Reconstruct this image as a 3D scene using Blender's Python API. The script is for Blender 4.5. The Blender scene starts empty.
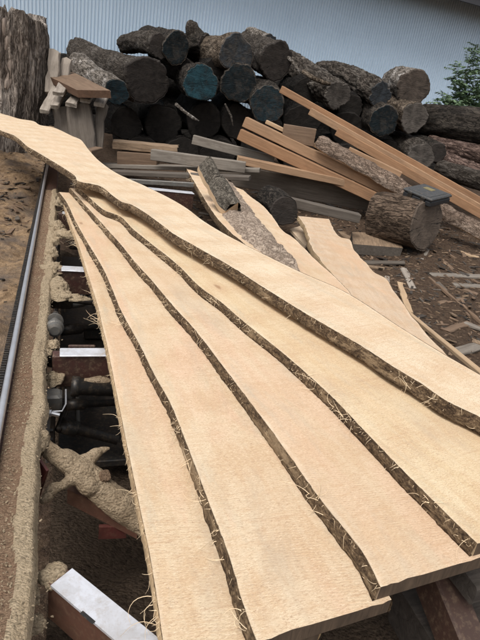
import bpy, bmesh, math, random
from mathutils import Vector, Matrix, noise
rnd = random.Random(7); CRD = random.Random(21)
SC = bpy.context.scene
COL = SC.collection
# ------------------------------------------------------------------ camera
FPX, CAM_H = 518.0, 1.5
PITCH, ROLL = math.radians(22.7), math.radians(9.4)
Fw = Vector((0, math.cos(PITCH), -math.sin(PITCH)))
_R = Vector((1, 0, 0)); _U = Vector((0, math.sin(PITCH), math.cos(PITCH)))
CI = _R * math.cos(ROLL) + _U * math.sin(ROLL)
CJ = -_R * math.sin(ROLL) + _U * math.cos(ROLL)
CAM = Vector((0, 0, CAM_H))
cd = bpy.data.cameras.new('camera'); cam = bpy.data.objects.new('camera', cd); COL.objects.link(cam)
m = Matrix((CI, CJ, -Fw)).transposed().to_4x4(); m.translation = CAM
cam.matrix_world = m
cd.sensor_fit = 'VERTICAL'; cd.sensor_height = 24; cd.lens = 24 * FPX / 640
cd.clip_start = 0.02; cd.clip_end = 2000
SC.camera = cam
# ------------------------------------------------------------------ light
SUN_EL, SUN_AZ = math.radians(60), math.radians(-148)     # azimuth from +Y, clockwise: the light comes from the left
w = bpy.data.worlds.new('World'); SC.world = w; w.use_nodes = True
nt = w.node_tree; nt.nodes.clear()
wo = nt.nodes.new('ShaderNodeOutputWorld'); bg = nt.nodes.new('ShaderNodeBackground')
sky = nt.nodes.new('ShaderNodeTexSky'); sky.sky_type = 'NISHITA'; sky.sun_disc = False
sky.sun_elevation = SUN_EL; sky.sun_rotation = SUN_AZ; sky.dust_density = 4.0; sky.air_density = 1.0
hs = nt.nodes.new('ShaderNodeHueSaturation'); hs.inputs['Saturation'].default_value = 0.22
nt.links.new(sky.outputs[0], hs.inputs['Color']); nt.links.new(hs.outputs[0], bg.inputs[0])
bg.inputs[1].default_value = 0.13
nt.links.new(bg.outputs[0], wo.inputs[0])
sl = bpy.data.lights.new('sun', 'SUN'); sun = bpy.data.objects.new('sun', sl); COL.objects.link(sun)
sl.energy = 1.2; sl.angle = math.radians(32); sl.color = (1, 0.965, 0.91)
sd = Vector((math.sin(SUN_AZ) * math.cos(SUN_EL), math.cos(SUN_AZ) * math.cos(SUN_EL), math.sin(SUN_EL)))
sun.rotation_euler = sd.to_track_quat('Z', 'Y').to_euler()
sun.location = sd * 20
vs = SC.view_settings
vs.view_transform = 'Standard'; vs.look = 'None'; vs.gamma = 1; vs.use_curve_mapping = False
vs.exposure = 0.70
SC.render.engine = 'CYCLES'
SC.cycles.max_bounces = 6

# ------------------------------------------------------------------ geometry helpers
def ray(x, y): return Fw + CI * ((x - 240) / FPX) + CJ * ((320 - y) / FPX)
def P(x, y, z):
    d = ray(x, y); return CAM + d * ((z - CAM_H) / d.z)
def PS(x, y, a, b):                      # plane z = a + b*Y
    d = ray(x, y); return CAM + d * ((a - CAM_H) / (d.z - b * d.y))
def PD(x, y, D): return CAM + ray(x, y) * D
def sm(t): t = max(0, min(1, t)); return t * t * (3 - 2 * t)
def fbm(v, o=4): return noise.fractal(v, 1.0, 2.0, o)
def gz(x, y):
    z = 0.30 * sm((y - 5.0) / 3.2)
    z += 0.22 * math.exp(-((x + 3.6) ** 2 / 1.6 + (y - 6.4) ** 2 / 2.5))
    if x < -.5: z += .10 * sm((-.5-x)/.8) * fbm(Vector((x*2.2, y*2.2, 6)), 4) * sm((9-y)/3)
    z += 0.05 * fbm(Vector((x * .8, y * .8, 1)), 3) + 0.022 * fbm(Vector((x * 4, y * 4, 3)), 3)
    return z
def PG(x, y, lift=0.0):
    p = P(x, y, 0.1)
    for _ in range(8): p = P(x, y, gz(p.x, p.y) + lift)
    return p
def tag(o, label=None, cat=None, group=None, kind=None):
    if label: o['label'] = label
    if cat: o['category'] = cat
    if group: o['group'] = group
    if kind: o['kind'] = kind
    return o
class MB:
    def __init__(s): s.v = []; s.f = []; s.m = []
    def add(s, vs, fs, mi=0):
        b = len(s.v); s.v += [Vector(q) for q in vs]
        for f in fs: s.f.append([b + k for k in f]); s.m.append(mi)
    def grid(s, rows, mi=0, closed=False):
        n = len(rows[0]); b = len(s.v)
        for r in rows: s.v += [Vector(q) for q in r]
        for i in range(len(rows) - 1):
            for j in range(n if closed else n - 1):
                k = (j + 1) % n
                s.f.append([b + i * n + j, b + i * n + k, b + (i + 1) * n + k, b + (i + 1) * n + j]); s.m.append(mi)
    def box(s, lo, hi, mi=0, c=0.0):
        x0, y0, z0 = lo; x1, y1, z1 = hi
        if c <= 0:
            s.add([(x0,y0,z0),(x1,y0,z0),(x1,y1,z0),(x0,y1,z0),(x0,y0,z1),(x1,y0,z1),(x1,y1,z1),(x0,y1,z1)],
                  [(0,3,2,1),(4,5,6,7),(0,1,5,4),(1,2,6,5),(2,3,7,6),(3,0,4,7)], mi)
            return
        def ring(x0,y0,x1,y1,z): return [(x0+c,y0,z),(x1-c,y0,z),(x1,y0+c,z),(x1,y1-c,z),(x1-c,y1,z),(x0+c,y1,z),(x0,y1-c,z),(x0,y0+c,z)]
        R = [ring(x0+c,y0+c,x1-c,y1-c,z0), ring(x0,y0,x1,y1,z0+c), ring(x0,y0,x1,y1,z1-c), ring(x0+c,y0+c,x1-c,y1-c,z1)]
        b = len(s.v); s.grid(R, mi, True)
        s.f.append([b+7-k for k in range(8)]); s.m.append(mi); s.f.append([b+24+k for k in range(8)]); s.m.append(mi)
    def tube(s, pts, rads, n=8, mi=0, caps=True, jit=0.0, nz=6.0, squash=1.0):
        pts = [Vector(p) for p in pts]
        if not hasattr(rads, '__len__'): rads = [rads] * len(pts)
        rows = []; up = None
        for i, p in enumerate(pts):
            t = (pts[min(i+1, len(pts)-1)] - pts[max(i-1, 0)]).normalized()
            a = Vector((0,0,1)) if up is None else up
            if abs(t.dot(a)) > .95 and up is None: a = Vector((1,0,0))
            e1 = (a - t * a.dot(t)).normalized(); e2 = t.cross(e1); up = e1
            row = []
            for k in range(n):
                th = 2*math.pi*k/n; q = p + (e1*math.cos(th)*squash + e2*math.sin(th))*rads[i]
                if jit: q = p + (q-p)*(1 + jit*fbm(q*nz, 3))
                row.append(q)
            rows.append(row)
        b = len(s.v); s.grid(rows, mi, True)
        if caps:
            s.f.append([b+n-1-k for k in range(n)]); s.m.append(mi)
            e = b + n*(len(rows)-1); s.f.append([e+k for k in range(n)]); s.m.append(mi)
    def build(s, name, mats, parent=None, mw=None, smooth=False, recalc=True):
        me = bpy.data.meshes.new(name)
        me.from_pydata([tuple(v) for v in s.v], [], s.f)
        if not isinstance(mats, (list, tuple)): mats = [mats]
        for q in mats: me.materials.append(q)
        me.polygons.foreach_set('material_index', s.m)
        if recalc:
            bm = bmesh.new(); bm.from_mesh(me); bmesh.ops.recalc_face_normals(bm, faces=bm.faces); bm.to_mesh(me); bm.free()
        if smooth: me.polygons.foreach_set('use_smooth', [True]*len(me.polygons))
        o = bpy.data.objects.new(name, me); COL.objects.link(o)
        if parent is not None: o.parent = parent
        elif mw is not None: o.matrix_world = mw
        return o
def empty(name, loc, rz=0):
    o = bpy.data.objects.new(name, None); COL.objects.link(o); o.location = loc; o.rotation_euler = (0,0,rz); o.empty_display_size = .1
    return o
def frame(origin, ydir, up=Vector((0,0,1))):       # local Y along ydir, local Z near up
    y = Vector(ydir).normalized(); x = y.cross(up).normalized(); z = x.cross(y)
    m = Matrix((x, y, z)).transposed().to_4x4(); m.translation = origin; return m

# ------------------------------------------------------------------ materials
MATS = {}
class NT:
    def __init__(s, name):
        s.m = bpy.data.materials.new(name); s.m.use_nodes = True; s.t = s.m.node_tree
        s.b = s.t.nodes['Principled BSDF']; s.x = 0
        s.tc = s.t.nodes.new('ShaderNodeTexCoord').outputs['Object']
    def n(s, ty, **kw):
        q = s.t.nodes.new('ShaderNode' + ty)
        for k, v in kw.items():
            if hasattr(q, k) and k not in q.inputs: setattr(q, k, v)
            else: q.inputs[k].default_value = v
        return q
    def l(s, a, b): s.t.links.new(a, b)
    def map(s, scale, loc=(0,0,0), rot=(0,0,0), src=None):
        q = s.n('Mapping'); q.inputs['Scale'].default_value = scale; q.inputs['Location'].default_value = loc; q.inputs['Rotation'].default_value = rot
        s.l(src or s.tc, q.inputs[0]); return q.outputs[0]
    def noise(s, vec, scale=5, detail=5, rough=.55, dist=0):
        q = s.n('TexNoise'); q.inputs['Scale'].default_value = scale; q.inputs['Detail'].default_value = detail
        q.inputs['Roughness'].default_value = rough; q.inputs['Distortion'].default_value = dist; s.l(vec, q.inputs['Vector']); return q.outputs['Fac']
    def ramp(s, fac, stops, interp='LINEAR'):
        q = s.n('ValToRGB'); e = q.color_ramp.elements; q.color_ramp.interpolation = interp
        while len(e) < len(stops): e.new(.5)
        for k, (p, c) in enumerate(stops):
            e[k].position = p; e[k].color = (c, c, c, 1) if not hasattr(c, '__len__') else (*c, 1)
        s.l(fac, q.inputs[0]); return q.outputs[0]
    def mix(s, fac, a, b, mode='MIX'):
        q = s.n('Mix', data_type='RGBA', blend_type=mode)
        for sock, val in ((q.inputs[0], fac), (q.inputs[6], a), (q.inputs[7], b)):
            if hasattr(val, 'is_output'): s.l(val, sock)
            elif hasattr(val, '__len__'): sock.default_value = (*val, 1)
            else: sock.default_value = val
        return q.outputs[2]
    def math(s, op, a, b=0.0, c=None):
        q = s.n('Math', operation=op)
        for k, val in enumerate((a, b) if c is None else (a, b, c)):
            if hasattr(val, 'is_output'): s.l(val, q.inputs[k])
            else: q.inputs[k].default_value = val
        return q.outputs[0]
    def bump(s, h, dist=.005, strength=1.0, prev=None):
        q = s.n('Bump'); q.inputs['Strength'].default_value = strength; q.inputs['Distance'].default_value = dist
        s.l(h, q.inputs['Height'])
        if prev is not None: s.l(prev, q.inputs['Normal'])
        return q.outputs[0]
    def out(s, col, rough=.8, nrm=None, metal=0.0, spec=.3):
        if hasattr(col, 'is_output'): s.l(col, s.b.inputs['Base Color'])
        else: s.b.inputs['Base Color'].default_value = (*col, 1)
        if hasattr(rough, 'is_output'): s.l(rough, s.b.inputs['Roughness'])
        else: s.b.inputs['Roughness'].default_value = rough
        if hasattr(metal, 'is_output'): s.l(metal, s.b.inputs['Metallic'])
        else: s.b.inputs['Metallic'].default_value = metal
        s.b.inputs['Specular IOR Level'].default_value = spec
        if nrm is not None: s.l(nrm, s.b.inputs['Normal'])
        return s.m
def m_sawn(name, c0=(.66,.475,.285), c1=(.56,.375,.20), pink=(.60,.375,.235), seed=0.0, kerf=.5, stain=.4):
    """fresh sawn softwood: grain along Y, fine blade marks across, speckle, pink bands, pale sapwood edge, stains, knots"""
    N = NT(name)
    g = N.noise(N.map((22, .9, 22), (seed, seed*3, 0)), 1, 6, .6, .8)
    col = N.mix(N.ramp(g, [(.35, 0), (.68, 1)]), c0, c1)
    cw = N.n('TexWave', wave_type='RINGS', rings_direction='SPHERICAL'); N.l(N.map((1, .045, 1), (.07*math.sin(seed), seed, .05)), cw.inputs['Vector'])
    cw.inputs['Scale'].default_value = 26; cw.inputs['Distortion'].default_value = 3.5; cw.inputs['Detail'].default_value = 3; cw.inputs['Detail Scale'].default_value = 1.2
    col = N.mix(N.math('MULTIPLY', N.ramp(cw.outputs['Fac'], [(.45, 0), (.95, 1)]), .34), col, (.47,.30,.165))
    pk = N.noise(N.map((6, 1.1, 6), (seed*2, seed, 4)), 1, 4, .6, .6)
    col = N.mix(N.math('MULTIPLY', N.ramp(pk, [(.50, 0), (.62, 1)]), .5), col, pink)
    rot = (0, 0, .2)
    wv = N.n('TexWave', wave_type='BANDS', bands_direction='Y'); N.l(N.map((1,1,1), (0, seed, 0), rot), wv.inputs['Vector'])
    wv.inputs['Scale'].default_value = 47; wv.inputs['Distortion'].default_value = 5; wv.inputs['Detail'].default_value = 4; wv.inputs['Detail Scale'].default_value = 2.2
    fine = N.noise(N.map((110, 330, 110), (seed, 0, 0), rot), 1, 4, .75)
    patch = N.ramp(N.noise(N.map((7, 4, 7), (seed,7,0)), 1, 4, .6), [(.36, .15), (.64, 1)])
    kk = N.math('MULTIPLY', N.math('MULTIPLY', wv.outputs['Fac'], fine), patch)
    col = N.mix(N.math('MULTIPLY', N.ramp(kk, [(.12, 0), (.55, 1)]), kerf*.4), col, (.42,.26,.14))
    flk = N.noise(N.map((130, 520, 130), (seed, 9, 0), (0,0,.5)), 1, 4, .8)
    col = N.mix(N.math('MULTIPLY', N.ramp(flk, [(.54, 0), (.60, 1)]), kerf*1.35), col, (.33,.215,.13))
    dots = N.noise(N.map((95, 260, 95), (seed, 1, 0), (0,0,.9)), 1, 3, .8)
    col = N.mix(N.math('MULTIPLY', N.ramp(dots, [(.60, 0), (.66, 1)]), .55), col, (.27,.165,.095))
    ln = N.noise(N.map((7, 125, 7), (seed, 2, 0), (0,0,.2)), 1, 5, .75, .2)
    col = N.mix(N.math('MULTIPLY', N.math('MULTIPLY', N.ramp(ln, [(.53, 0), (.62, 1)]), patch), .5), col, (.41,.265,.16))
    pale = N.noise(N.map((160, 420, 160), (seed, 4, 0), (0,0,-.3)), 1, 4, .8)
    col = N.mix(N.math('MULTIPLY', N.ramp(pale, [(.52, 0), (.66, 1)]), .55), col, (.80,.67,.50))
    mid = N.noise(N.map((22, 75, 22), (seed, 3, 0), rot), 1, 6, .75, .5)
    col = N.mix(N.math('MULTIPLY', N.ramp(mid, [(.48, 0), (.68, 1)]), .5), col, (.46,.30,.175))
    tone = N.noise(N.map((3.2, .55, 3.2), (seed*3, seed, 1)), 1, 3, .5, .5)
    col = N.mix(N.math('MULTIPLY', N.ramp(tone, [(.42, 0), (.64, 1)]), .28), col, (.50,.34,.21))
    at = N.n('Attribute', attribute_name='edge'); ed = N.math('ADD', at.outputs['Fac'], N.math('MULTIPLY', N.math('SUBTRACT', N.noise(N.map((14,5,14), (seed,0,5)), 1, 4, .65), .5), .05))
    sap = N.math('MULTIPLY', N.ramp(ed, [(.002, 1), (.010, 0)]), N.ramp(N.noise(N.map((60,22,60), (seed,3,9)), 1, 5, .75), [(.38, .15), (.6, 1)]))
    col = N.mix(N.math('MULTIPLY', sap, .32), col, (.74,.65,.51))
    gs = N.math('MULTIPLY', N.ramp(ed, [(.006, 0), (.016, 1)]), N.ramp(ed, [(.03, 1), (.055, 0)]))
    gs = N.math('MULTIPLY', gs, N.ramp(N.noise(N.map((18, 3.5, 18), (seed*4, 2, 0)), 1, 5, .7), [(.5, 0), (.68, 1)]))
    col = N.mix(N.math('MULTIPLY', gs, .38), col, (.38,.36,.29))
    sn = N.noise(N.map((9, 2.4, 9), (seed*5, 1, 2)), 1, 5, .65, .4)
    col = N.mix(N.math('MULTIPLY', N.ramp(sn, [(.55, 0), (.72, 1)]), stain), col, (.40,.335,.255))
    vo = N.n('TexVoronoi', feature='F1'); N.l(N.map((5.5, 2.3, .01), (seed*1.7, seed*2.3, 0)), vo.inputs['Vector']); vo.inputs['Scale'].default_value = 1
    kr = N.math('ADD', vo.outputs['Distance'], N.math('MULTIPLY', N.noise(N.map((40,40,40)), 1, 3), .07))
    vcs = N.n('SeparateColor'); N.l(vo.outputs['Color'], vcs.inputs[0]); sel = N.ramp(vcs.outputs[0], [(.58, 0), (.62, 1)])
    halo = N.math('MULTIPLY', N.math('MULTIPLY', N.ramp(kr, [(.09, 1), (.26, 0)]), sel), .4)
    col = N.mix(halo, col, (.47,.31,.19))
    col = N.mix(N.math('MULTIPLY', N.math('MULTIPLY', N.ramp(kr, [(.075, 1), (.115, 0)]), sel), .7), col, (.27,.155,.085))
    h = N.math('ADD', N.math('MULTIPLY', kk, .7), N.math('ADD', flk, N.math('MULTIPLY', mid, .8)))
    return N.out(col, .85, N.bump(h, .0016, .7), spec=.15)
def m_bark(name, dark=(.03,.024,.019), light=(.17,.135,.105), pale=(.3,.27,.23), palefac=.35, sc=1.0, moss=0.0, bd=.03, along=.22):
    """furrowed bark: winding dark furrows along Y, cross cracks, scaly ridge tops, weathered patches"""
    N = NT(name)
    def furrow(s_, al, loc, dist, wd):
        q = N.noise(N.map((s_*sc, s_*sc*al, s_*sc), loc), 1, 3, .6, dist)
        return N.ramp(N.math('ABSOLUTE', N.math('SUBTRACT', q, .5)), [(0, 0), (wd, 1)])
    f1 = furrow(13, along, (0,0,0), .9, .085); f2 = furrow(24, along*1.3, (5,2,1), .7, .10); f3 = furrow(14, 1.3, (2,7,3), .5, .03)
    n1 = N.noise(N.map((46*sc, 20*sc, 46*sc)), 1, 6, .75, .6)
    n2 = N.noise(N.map((10*sc, 4*sc, 10*sc), (1,6,2)), 1, 6, .7, .4)
    hgt = N.math('ADD', N.math('ADD', N.math('MULTIPLY', f1, .40), N.math('MULTIPLY', f2, .22)), N.math('ADD', N.math('MULTIPLY', f3, .06), N.math('MULTIPLY', n1, .45)))
    tone = N.math('ADD', N.math('MULTIPLY', hgt, .75), N.math('MULTIPLY', n2, .42))
    col = N.ramp(tone, [(.34, tuple(k*.5 for k in dark)), (.56, dark), (.80, tuple((a+b)/2 for a, b in zip(dark, light))), (1.0, light)])
    big = N.noise(N.map((3.2, 1.6, 3.2), (3,1,2)), 1, 6, .7)
    col = N.mix(N.math('MULTIPLY', N.math('MULTIPLY', N.ramp(big, [(.48, 0), (.62, 1)]), N.ramp(tone, [(.5, .2), (.82, 1)])), palefac), col, pale)
    dk = N.noise(N.map((2.2, 1.3, 2.2), (8,4,2)), 1, 6, .7)
    col = N.mix(N.math('MULTIPLY', N.ramp(dk, [(.5, 0), (.68, 1)]), .6), col, tuple(k*.8 for k in dark))
    return N.out(col, .93, N.bump(hgt, bd, 1.0), spec=.12)
def m_edgebark(name):
    """thin bark left on a board edge: brown skin with flaked, paler bast and dark cracks"""
    N = NT(name)
    a = N.noise(N.map((70, 34, 70)), 1, 6, .75, .8); c = N.noise(N.map((190, 120, 190), (2,2,2)), 1, 5, .75); L_ = N.noise(N.map((16, 3.2, 16), (7,1,3)), 1, 5, .7)
    col = N.ramp(N.math('ADD', N.math('MULTIPLY', a, .6), N.math('MULTIPLY', c, .45)), [(.40, (.018,.012,.008)), (.50, (.07,.046,.028)), (.59, (.155,.105,.062)), (.70, (.36,.27,.17))])
    col = N.mix(N.math('MULTIPLY', N.ramp(L_, [(.55, 0), (.61, 1)]), .6), col, N.mix(c, (.20,.135,.08), (.42,.31,.19)))
    col = N.mix(N.math('MULTIPLY', N.ramp(N.noise(N.map((9, 2.0, 9), (1,8,3)), 1, 5, .7), [(.52, 0), (.66, 1)]), .6), col, (.045,.031,.02))
    return N.out(col, .92, N.bump(N.math('ADD', a, N.math('MULTIPLY', c, .6)), .006, 1.0), spec=.12)
def m_end(name, base, ring, paint=None, pf=0.0, seed=0.0):
    """cut log end: rings round Y, saw scratches, radial checks, mud, worn sealing paint"""
    N = NT(name)
    wv = N.n('TexWave', wave_type='RINGS', rings_direction='Y'); N.l(N.map((1,.01,1), (seed*.02,0,.02)), wv.inputs['Vector'])
    wv.inputs['Scale'].default_value = 22; wv.inputs['Distortion'].default_value = 2.5; wv.inputs['Detail'].default_value = 3
    col = N.mix(N.math('MULTIPLY', wv.outputs['Fac'], .6), base, ring)
    big = N.noise(N.map((6,6,6), (seed,0,seed)), 1, 6, .7, .6)
    col = N.mix(N.ramp(big, [(.42, 0), (.66, .85)]), col, tuple(k*.3 for k in base))
    scr = N.noise(N.map((8, 8, 70), (seed,0,0), (0, .6+seed, 0)), 1, 4, .7)
    col = N.mix(N.math('MULTIPLY', N.ramp(scr, [(.52, 0), (.68, 1)]), .35), col, tuple(min(1, k*1.7) for k in base))
    if paint:
        pn = N.noise(N.map((7,7,7), (seed*3,2,1)), 1, 7, .75, .8)
        pc = N.mix(N.ramp(N.noise(N.map((7,7,7), (1,seed,0)), 1, 7, .8, .6), [(.40, 0), (.62, 1)]), tuple(k*.3 for k in paint), paint)
        pc = N.mix(N.math('MULTIPLY', N.ramp(scr, [(.55, 0), (.68, 1)]), .35), pc, tuple(k*1.8+.02 for k in paint))
        ob = N.n('ObjectInfo'); th = N.math('ADD', N.math('MULTIPLY', ob.outputs['Random'], .12), -.06)
        col = N.mix(N.ramp(N.math('ADD', pn, th), [(.50, pf), (.64, pf*.3)]), col, pc)
        at = N.n('Attribute', attribute_name='rim'); rimf = N.math('ADD', at.outputs['Fac'], N.math('MULTIPLY', N.math('SUBTRACT', N.noise(N.map((10,10,10), (seed,4,4)), 1, 5, .7), .5), .42))
        col = N.mix(N.math('MULTIPLY', N.ramp(rimf, [(.93, 0), (1.0, 1)]), .7), col, (.10,.077,.058))
    sx = N.n('SeparateXYZ'); N.l(N.tc, sx.inputs[0])
    ang = N.math('ARCTAN2', sx.outputs[0], sx.outputs[2])
    cx = N.n('CombineXYZ'); N.l(N.math('MULTIPLY', ang, 5.0), cx.inputs[0]); N.l(N.math('MULTIPLY', N.noise(N.map((14,14,14)), 1, 2), 1.2), cx.inputs[1])
    ck = N.noise(cx.outputs[0], 1.6, 2, .5); ck = N.ramp(ck, [(.62, 0), (.66, 1)])
    col = N.mix(N.math('MULTIPLY', ck, .8), col, (.01,.009,.008))
    h = N.math('SUBTRACT', N.math('ADD', big, N.math('ADD', N.math('MULTIPLY', scr, .5), N.math('MULTIPLY', N.noise(N.map((60,60,60)), 1, 4), .4))), ck)
    return N.out(col, .8, N.bump(h, .014, .9), spec=.2)
def m_wood(name, c0, c1, dirt=(.06,.045,.035), dirtfac=.4, grain=(40, 2.2, 40), rough=.85, bd=.002, seed=0.0):
    N = NT(name)
    g = N.noise(N.map(grain, (seed, seed, 0)), 1, 6, .65, 1.0)
    col = N.mix(N.ramp(g, [(.3, 0), (.7, 1)]), c0, c1)
    d = N.noise(N.map((5, 1.8, 5), (2, seed, 5)), 1, 6, .65, .3)
    col = N.mix(N.math('MULTIPLY', N.ramp(d, [(.48, 0), (.72, 1)]), dirtfac), col, dirt)
    sp = N.noise(N.map((90,60,90)), 1, 3, .7)
    col = N.mix(N.math('MULTIPLY', N.ramp(sp, [(.6, 0), (.75, 1)]), .4*dirtfac), col, dirt)
    return N.out(col, rough, N.bump(g, bd, .8), spec=.2)
def m_dust(name, c0, c1, c2, sc=1.0, bd=.006):
    """sawdust: grainy, with chips and damp patches"""
    N = NT(name)
    a = N.noise(N.map((210*sc,210*sc,210*sc)), 1, 4, .8); b = N.noise(N.map((11*sc,11*sc,11*sc)), 1, 6, .7)
    v = N.n('TexVoronoi', feature='F1'); N.l(N.map((150*sc,240*sc,150*sc), (0,0,0), (.4,.3,.8)), v.inputs['Vector']); v.inputs['Scale'].default_value = 1
    vs_ = N.n('SeparateColor'); N.l(v.outputs['Color'], vs_.inputs[0])
    col = N.mix(N.ramp(a, [(.36, 0), (.62, 1)]), c1, c0)
    col = N.mix(N.ramp(vs_.outputs[0], [(.6, 0), (.9, .6)]), col, c0)
    col = N.mix(N.ramp(vs_.outputs[1], [(.75, 0), (.95, .6)]), col, tuple(k*.45 for k in c1))
    col = N.mix(N.ramp(b, [(.45, 0), (.68, .8)]), col, c2)
    h = N.math('ADD', N.math('MULTIPLY', a, 1.2), N.math('MULTIPLY', v.outputs['Distance'], -.8))
    return N.out(col, .97, N.bump(h, bd, 1.0), spec=.06)
def m_paintmetal(name, c, rust, rf=.5, rough=.55, metal=0.0, dust=.3):
    N = NT(name)
    a = N.noise(N.map((14,14,14)), 1, 6, .7, .5)
    col = N.mix(N.math('MULTIPLY', N.ramp(a, [(.42, 0), (.62, 1)]), rf), c, rust)
    d = N.noise(N.map((60,60,60), (3,3,3)), 1, 4, .75)
    col = N.mix(N.math('MULTIPLY', N.ramp(d, [(.5, 0), (.7, 1)]), dust), col, (.33,.24,.15))
    return N.out(col, rough, N.bump(a, .002, .4), metal=metal, spec=.4)

SAWN = [m_sawn('fresh sawn pine %d' % k, seed=1.3+k*3.7, **kw) for k, kw in enumerate((
    dict(c0=(.60,.475,.325), c1=(.52,.39,.255), pink=(.585,.385,.265)), dict(c0=(.605,.485,.34), c1=(.54,.405,.27), pink=(.60,.39,.275)), dict(c0=(.61,.49,.35), c1=(.545,.415,.28), pink=(.60,.405,.285)),
    dict(c0=(.615,.50,.335), c1=(.555,.425,.26), pink=(.57,.415,.25)), dict(c0=(.635,.53,.39), c1=(.58,.455,.315), pink=(.59,.44,.31)), dict(c0=(.58,.455,.335), c1=(.46,.335,.235), stain=.65)))]
FRAY = m_wood('frayed pale board edge', (.50,.37,.22), (.30,.20,.115), dirt=(.12,.08,.05), dirtfac=.6, grain=(50,50,14), bd=.006)
ENDG = m_wood('rough board end', (.13,.09,.06), (.06,.042,.03), grain=(60,60,9))
BEDGE = m_edgebark('board edge bark')
BARKS = dict(
    pink2=m_bark('brown flaky slab bark', dark=(.10,.07,.052), light=(.34,.25,.19), pale=(.42,.33,.26), palefac=.6, sc=1.8, bd=.015, along=.4),
    round=m_bark('brown rough bark', dark=(.04,.028,.02), light=(.21,.15,.108), pale=(.27,.195,.145), sc=1.3),
    black=m_bark('black bark with painted shade', dark=(.008,.007,.006), light=(.035,.03,.026), pale=(.05,.045,.04), sc=1.4),  # near-black colour stands in for the shade low in the pile
    grey=m_bark('grey furrowed bark', light=(.115,.098,.082), pale=(.21,.19,.17), sc=1.3, palefac=.4),
    dark=m_bark('dark wet bark', dark=(.016,.014,.012), light=(.085,.07,.057), pale=(.13,.11,.09), sc=1.4),
    ridged=m_bark('deep ridged bark', dark=(.025,.02,.016), light=(.135,.114,.095), pale=(.28,.255,.225), palefac=.45, sc=1.0, bd=.03, along=.2),
    mottled=m_bark('pale peeling bark', dark=(.06,.05,.04), light=(.33,.29,.25), pale=(.50,.465,.43), palefac=.9, sc=1.1),
    tan=m_bark('tan stripped bark', dark=(.045,.033,.023), light=(.20,.155,.115), pale=(.30,.245,.19), palefac=.6, sc=1.0),
    pink=m_bark('pinkish flaking bark', dark=(.05,.032,.026), light=(.24,.165,.135), pale=(.38,.28,.24), palefac=.6, sc=1.2),
    stump=m_bark('grey weathered stump bark', dark=(.10,.08,.066), light=(.42,.355,.30), pale=(.56,.49,.43), palefac=.85, sc=1.5, bd=.04, along=.13),
    slab=m_bark('grey pink flaky slab bark', dark=(.22,.165,.125), light=(.52,.42,.33), pale=(.60,.49,.39), palefac=.7, sc=2.0, bd=.012, along=.5),
    chunk=m_bark('olive grey crusted bark', dark=(.045,.038,.03), light=(.27,.235,.19), pale=(.33,.29,.235), palefac=.4, sc=3.2, bd=.01, along=.9),
)
TEAL, TEAL_D, SLATE = (.014,.054,.07), (.006,.014,.018), (.032,.041,.05)
ENDS = dict(
    roundend=m_end('brown weathered round end', (.13,.10,.077), (.075,.055,.042), None, 0, 11),
    teal=m_end('teal sealed log end', (.07,.055,.045), (.04,.03,.025), TEAL, .95, 1),
    teald=m_end('dark teal sealed log end', (.05,.042,.035), (.03,.025,.02), TEAL_D, .95, 2),
    slate=m_end('slate blue sealed log end', (.10,.085,.07), (.05,.04,.035), SLATE, .85, 3),
    shadeend=m_end('black log end with painted shade', (.022,.018,.015), (.014,.012,.01), None, 0, 8),  # shade of the lower rows put into the base colour
    teal2=m_end('greenish teal sealed log end', (.05,.042,.035), (.03,.025,.02), (.009,.027,.036), .9, 9),
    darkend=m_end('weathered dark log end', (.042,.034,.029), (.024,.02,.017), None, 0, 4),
    grey=m_end('grey weathered log end', (.105,.09,.077), (.055,.047,.04), None, 0, 5),
    brown=m_end('brown checked log end', (.085,.066,.052), (.045,.035,.028), None, 0, 6),
)
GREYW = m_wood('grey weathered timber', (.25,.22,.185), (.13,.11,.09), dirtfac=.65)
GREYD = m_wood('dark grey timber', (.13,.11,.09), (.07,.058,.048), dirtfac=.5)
PALEW = m_wood('pale weathered slats', (.36,.315,.265), (.20,.165,.135), dirtfac=.65)
BLOCKD = m_wood('dirty dark block', (.06,.05,.043), (.03,.025,.021), dirt=(.10,.085,.07), dirtfac=.5, bd=.006)
BROWNW = m_wood('brown stained timber', (.20,.135,.09), (.11,.072,.048), dirtfac=.45)
TANW = m_wood('tan seasoned lumber', (.34,.215,.13), (.225,.138,.08), dirtfac=.4)
TANL = m_wood('light tan lumber', (.46,.335,.215), (.35,.235,.14), dirtfac=.3)
ORANGEW = m_wood('orange cedar lumber', (.31,.18,.10), (.20,.108,.058), dirtfac=.35)
MUDW = m_wood('muddy split wood', (.30,.21,.135), (.13,.09,.06), dirtfac=.6, bd=.005)
DUST = m_dust('fresh sawdust', (.70,.555,.38), (.49,.375,.245), (.55,.42,.275), 1.0, .012)
DUSTO = m_dust('brown sawdust on iron', (.60,.46,.32), (.35,.255,.165), (.42,.30,.19), 1.0, .012)
DUSTM = m_dust('rusty sawdust film', (.34,.235,.155), (.20,.13,.085), (.24,.14,.09), 1.0, .008)
FIBRE = m_wood('frayed wood fibre', (.72,.58,.40), (.58,.43,.27), dirtfac=.1)
RUST = m_paintmetal('rusty red painted steel', (.055,.022,.017), (.045,.028,.019), .8, dust=.3)
REDP = m_paintmetal('dull red paint', (.09,.022,.018), (.05,.024,.017), .6, dust=.12)
BROWNM = m_paintmetal('brown primed steel', (.10,.045,.03), (.055,.03,.02), .6, dust=.15)
STEEL = m_paintmetal('worn bright steel', (.62,.63,.66), (.42,.40,.38), .3, rough=.32, metal=.8, dust=.12)
ALU = m_paintmetal('bright sheet metal', (.62,.63,.67), (.36,.34,.32), .5, rough=.42, metal=.35, dust=.3)
DARKM = m_paintmetal('greasy black steel', (.022,.021,.02), (.05,.035,.025), .5, rough=.45, metal=.3, dust=.2)
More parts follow.
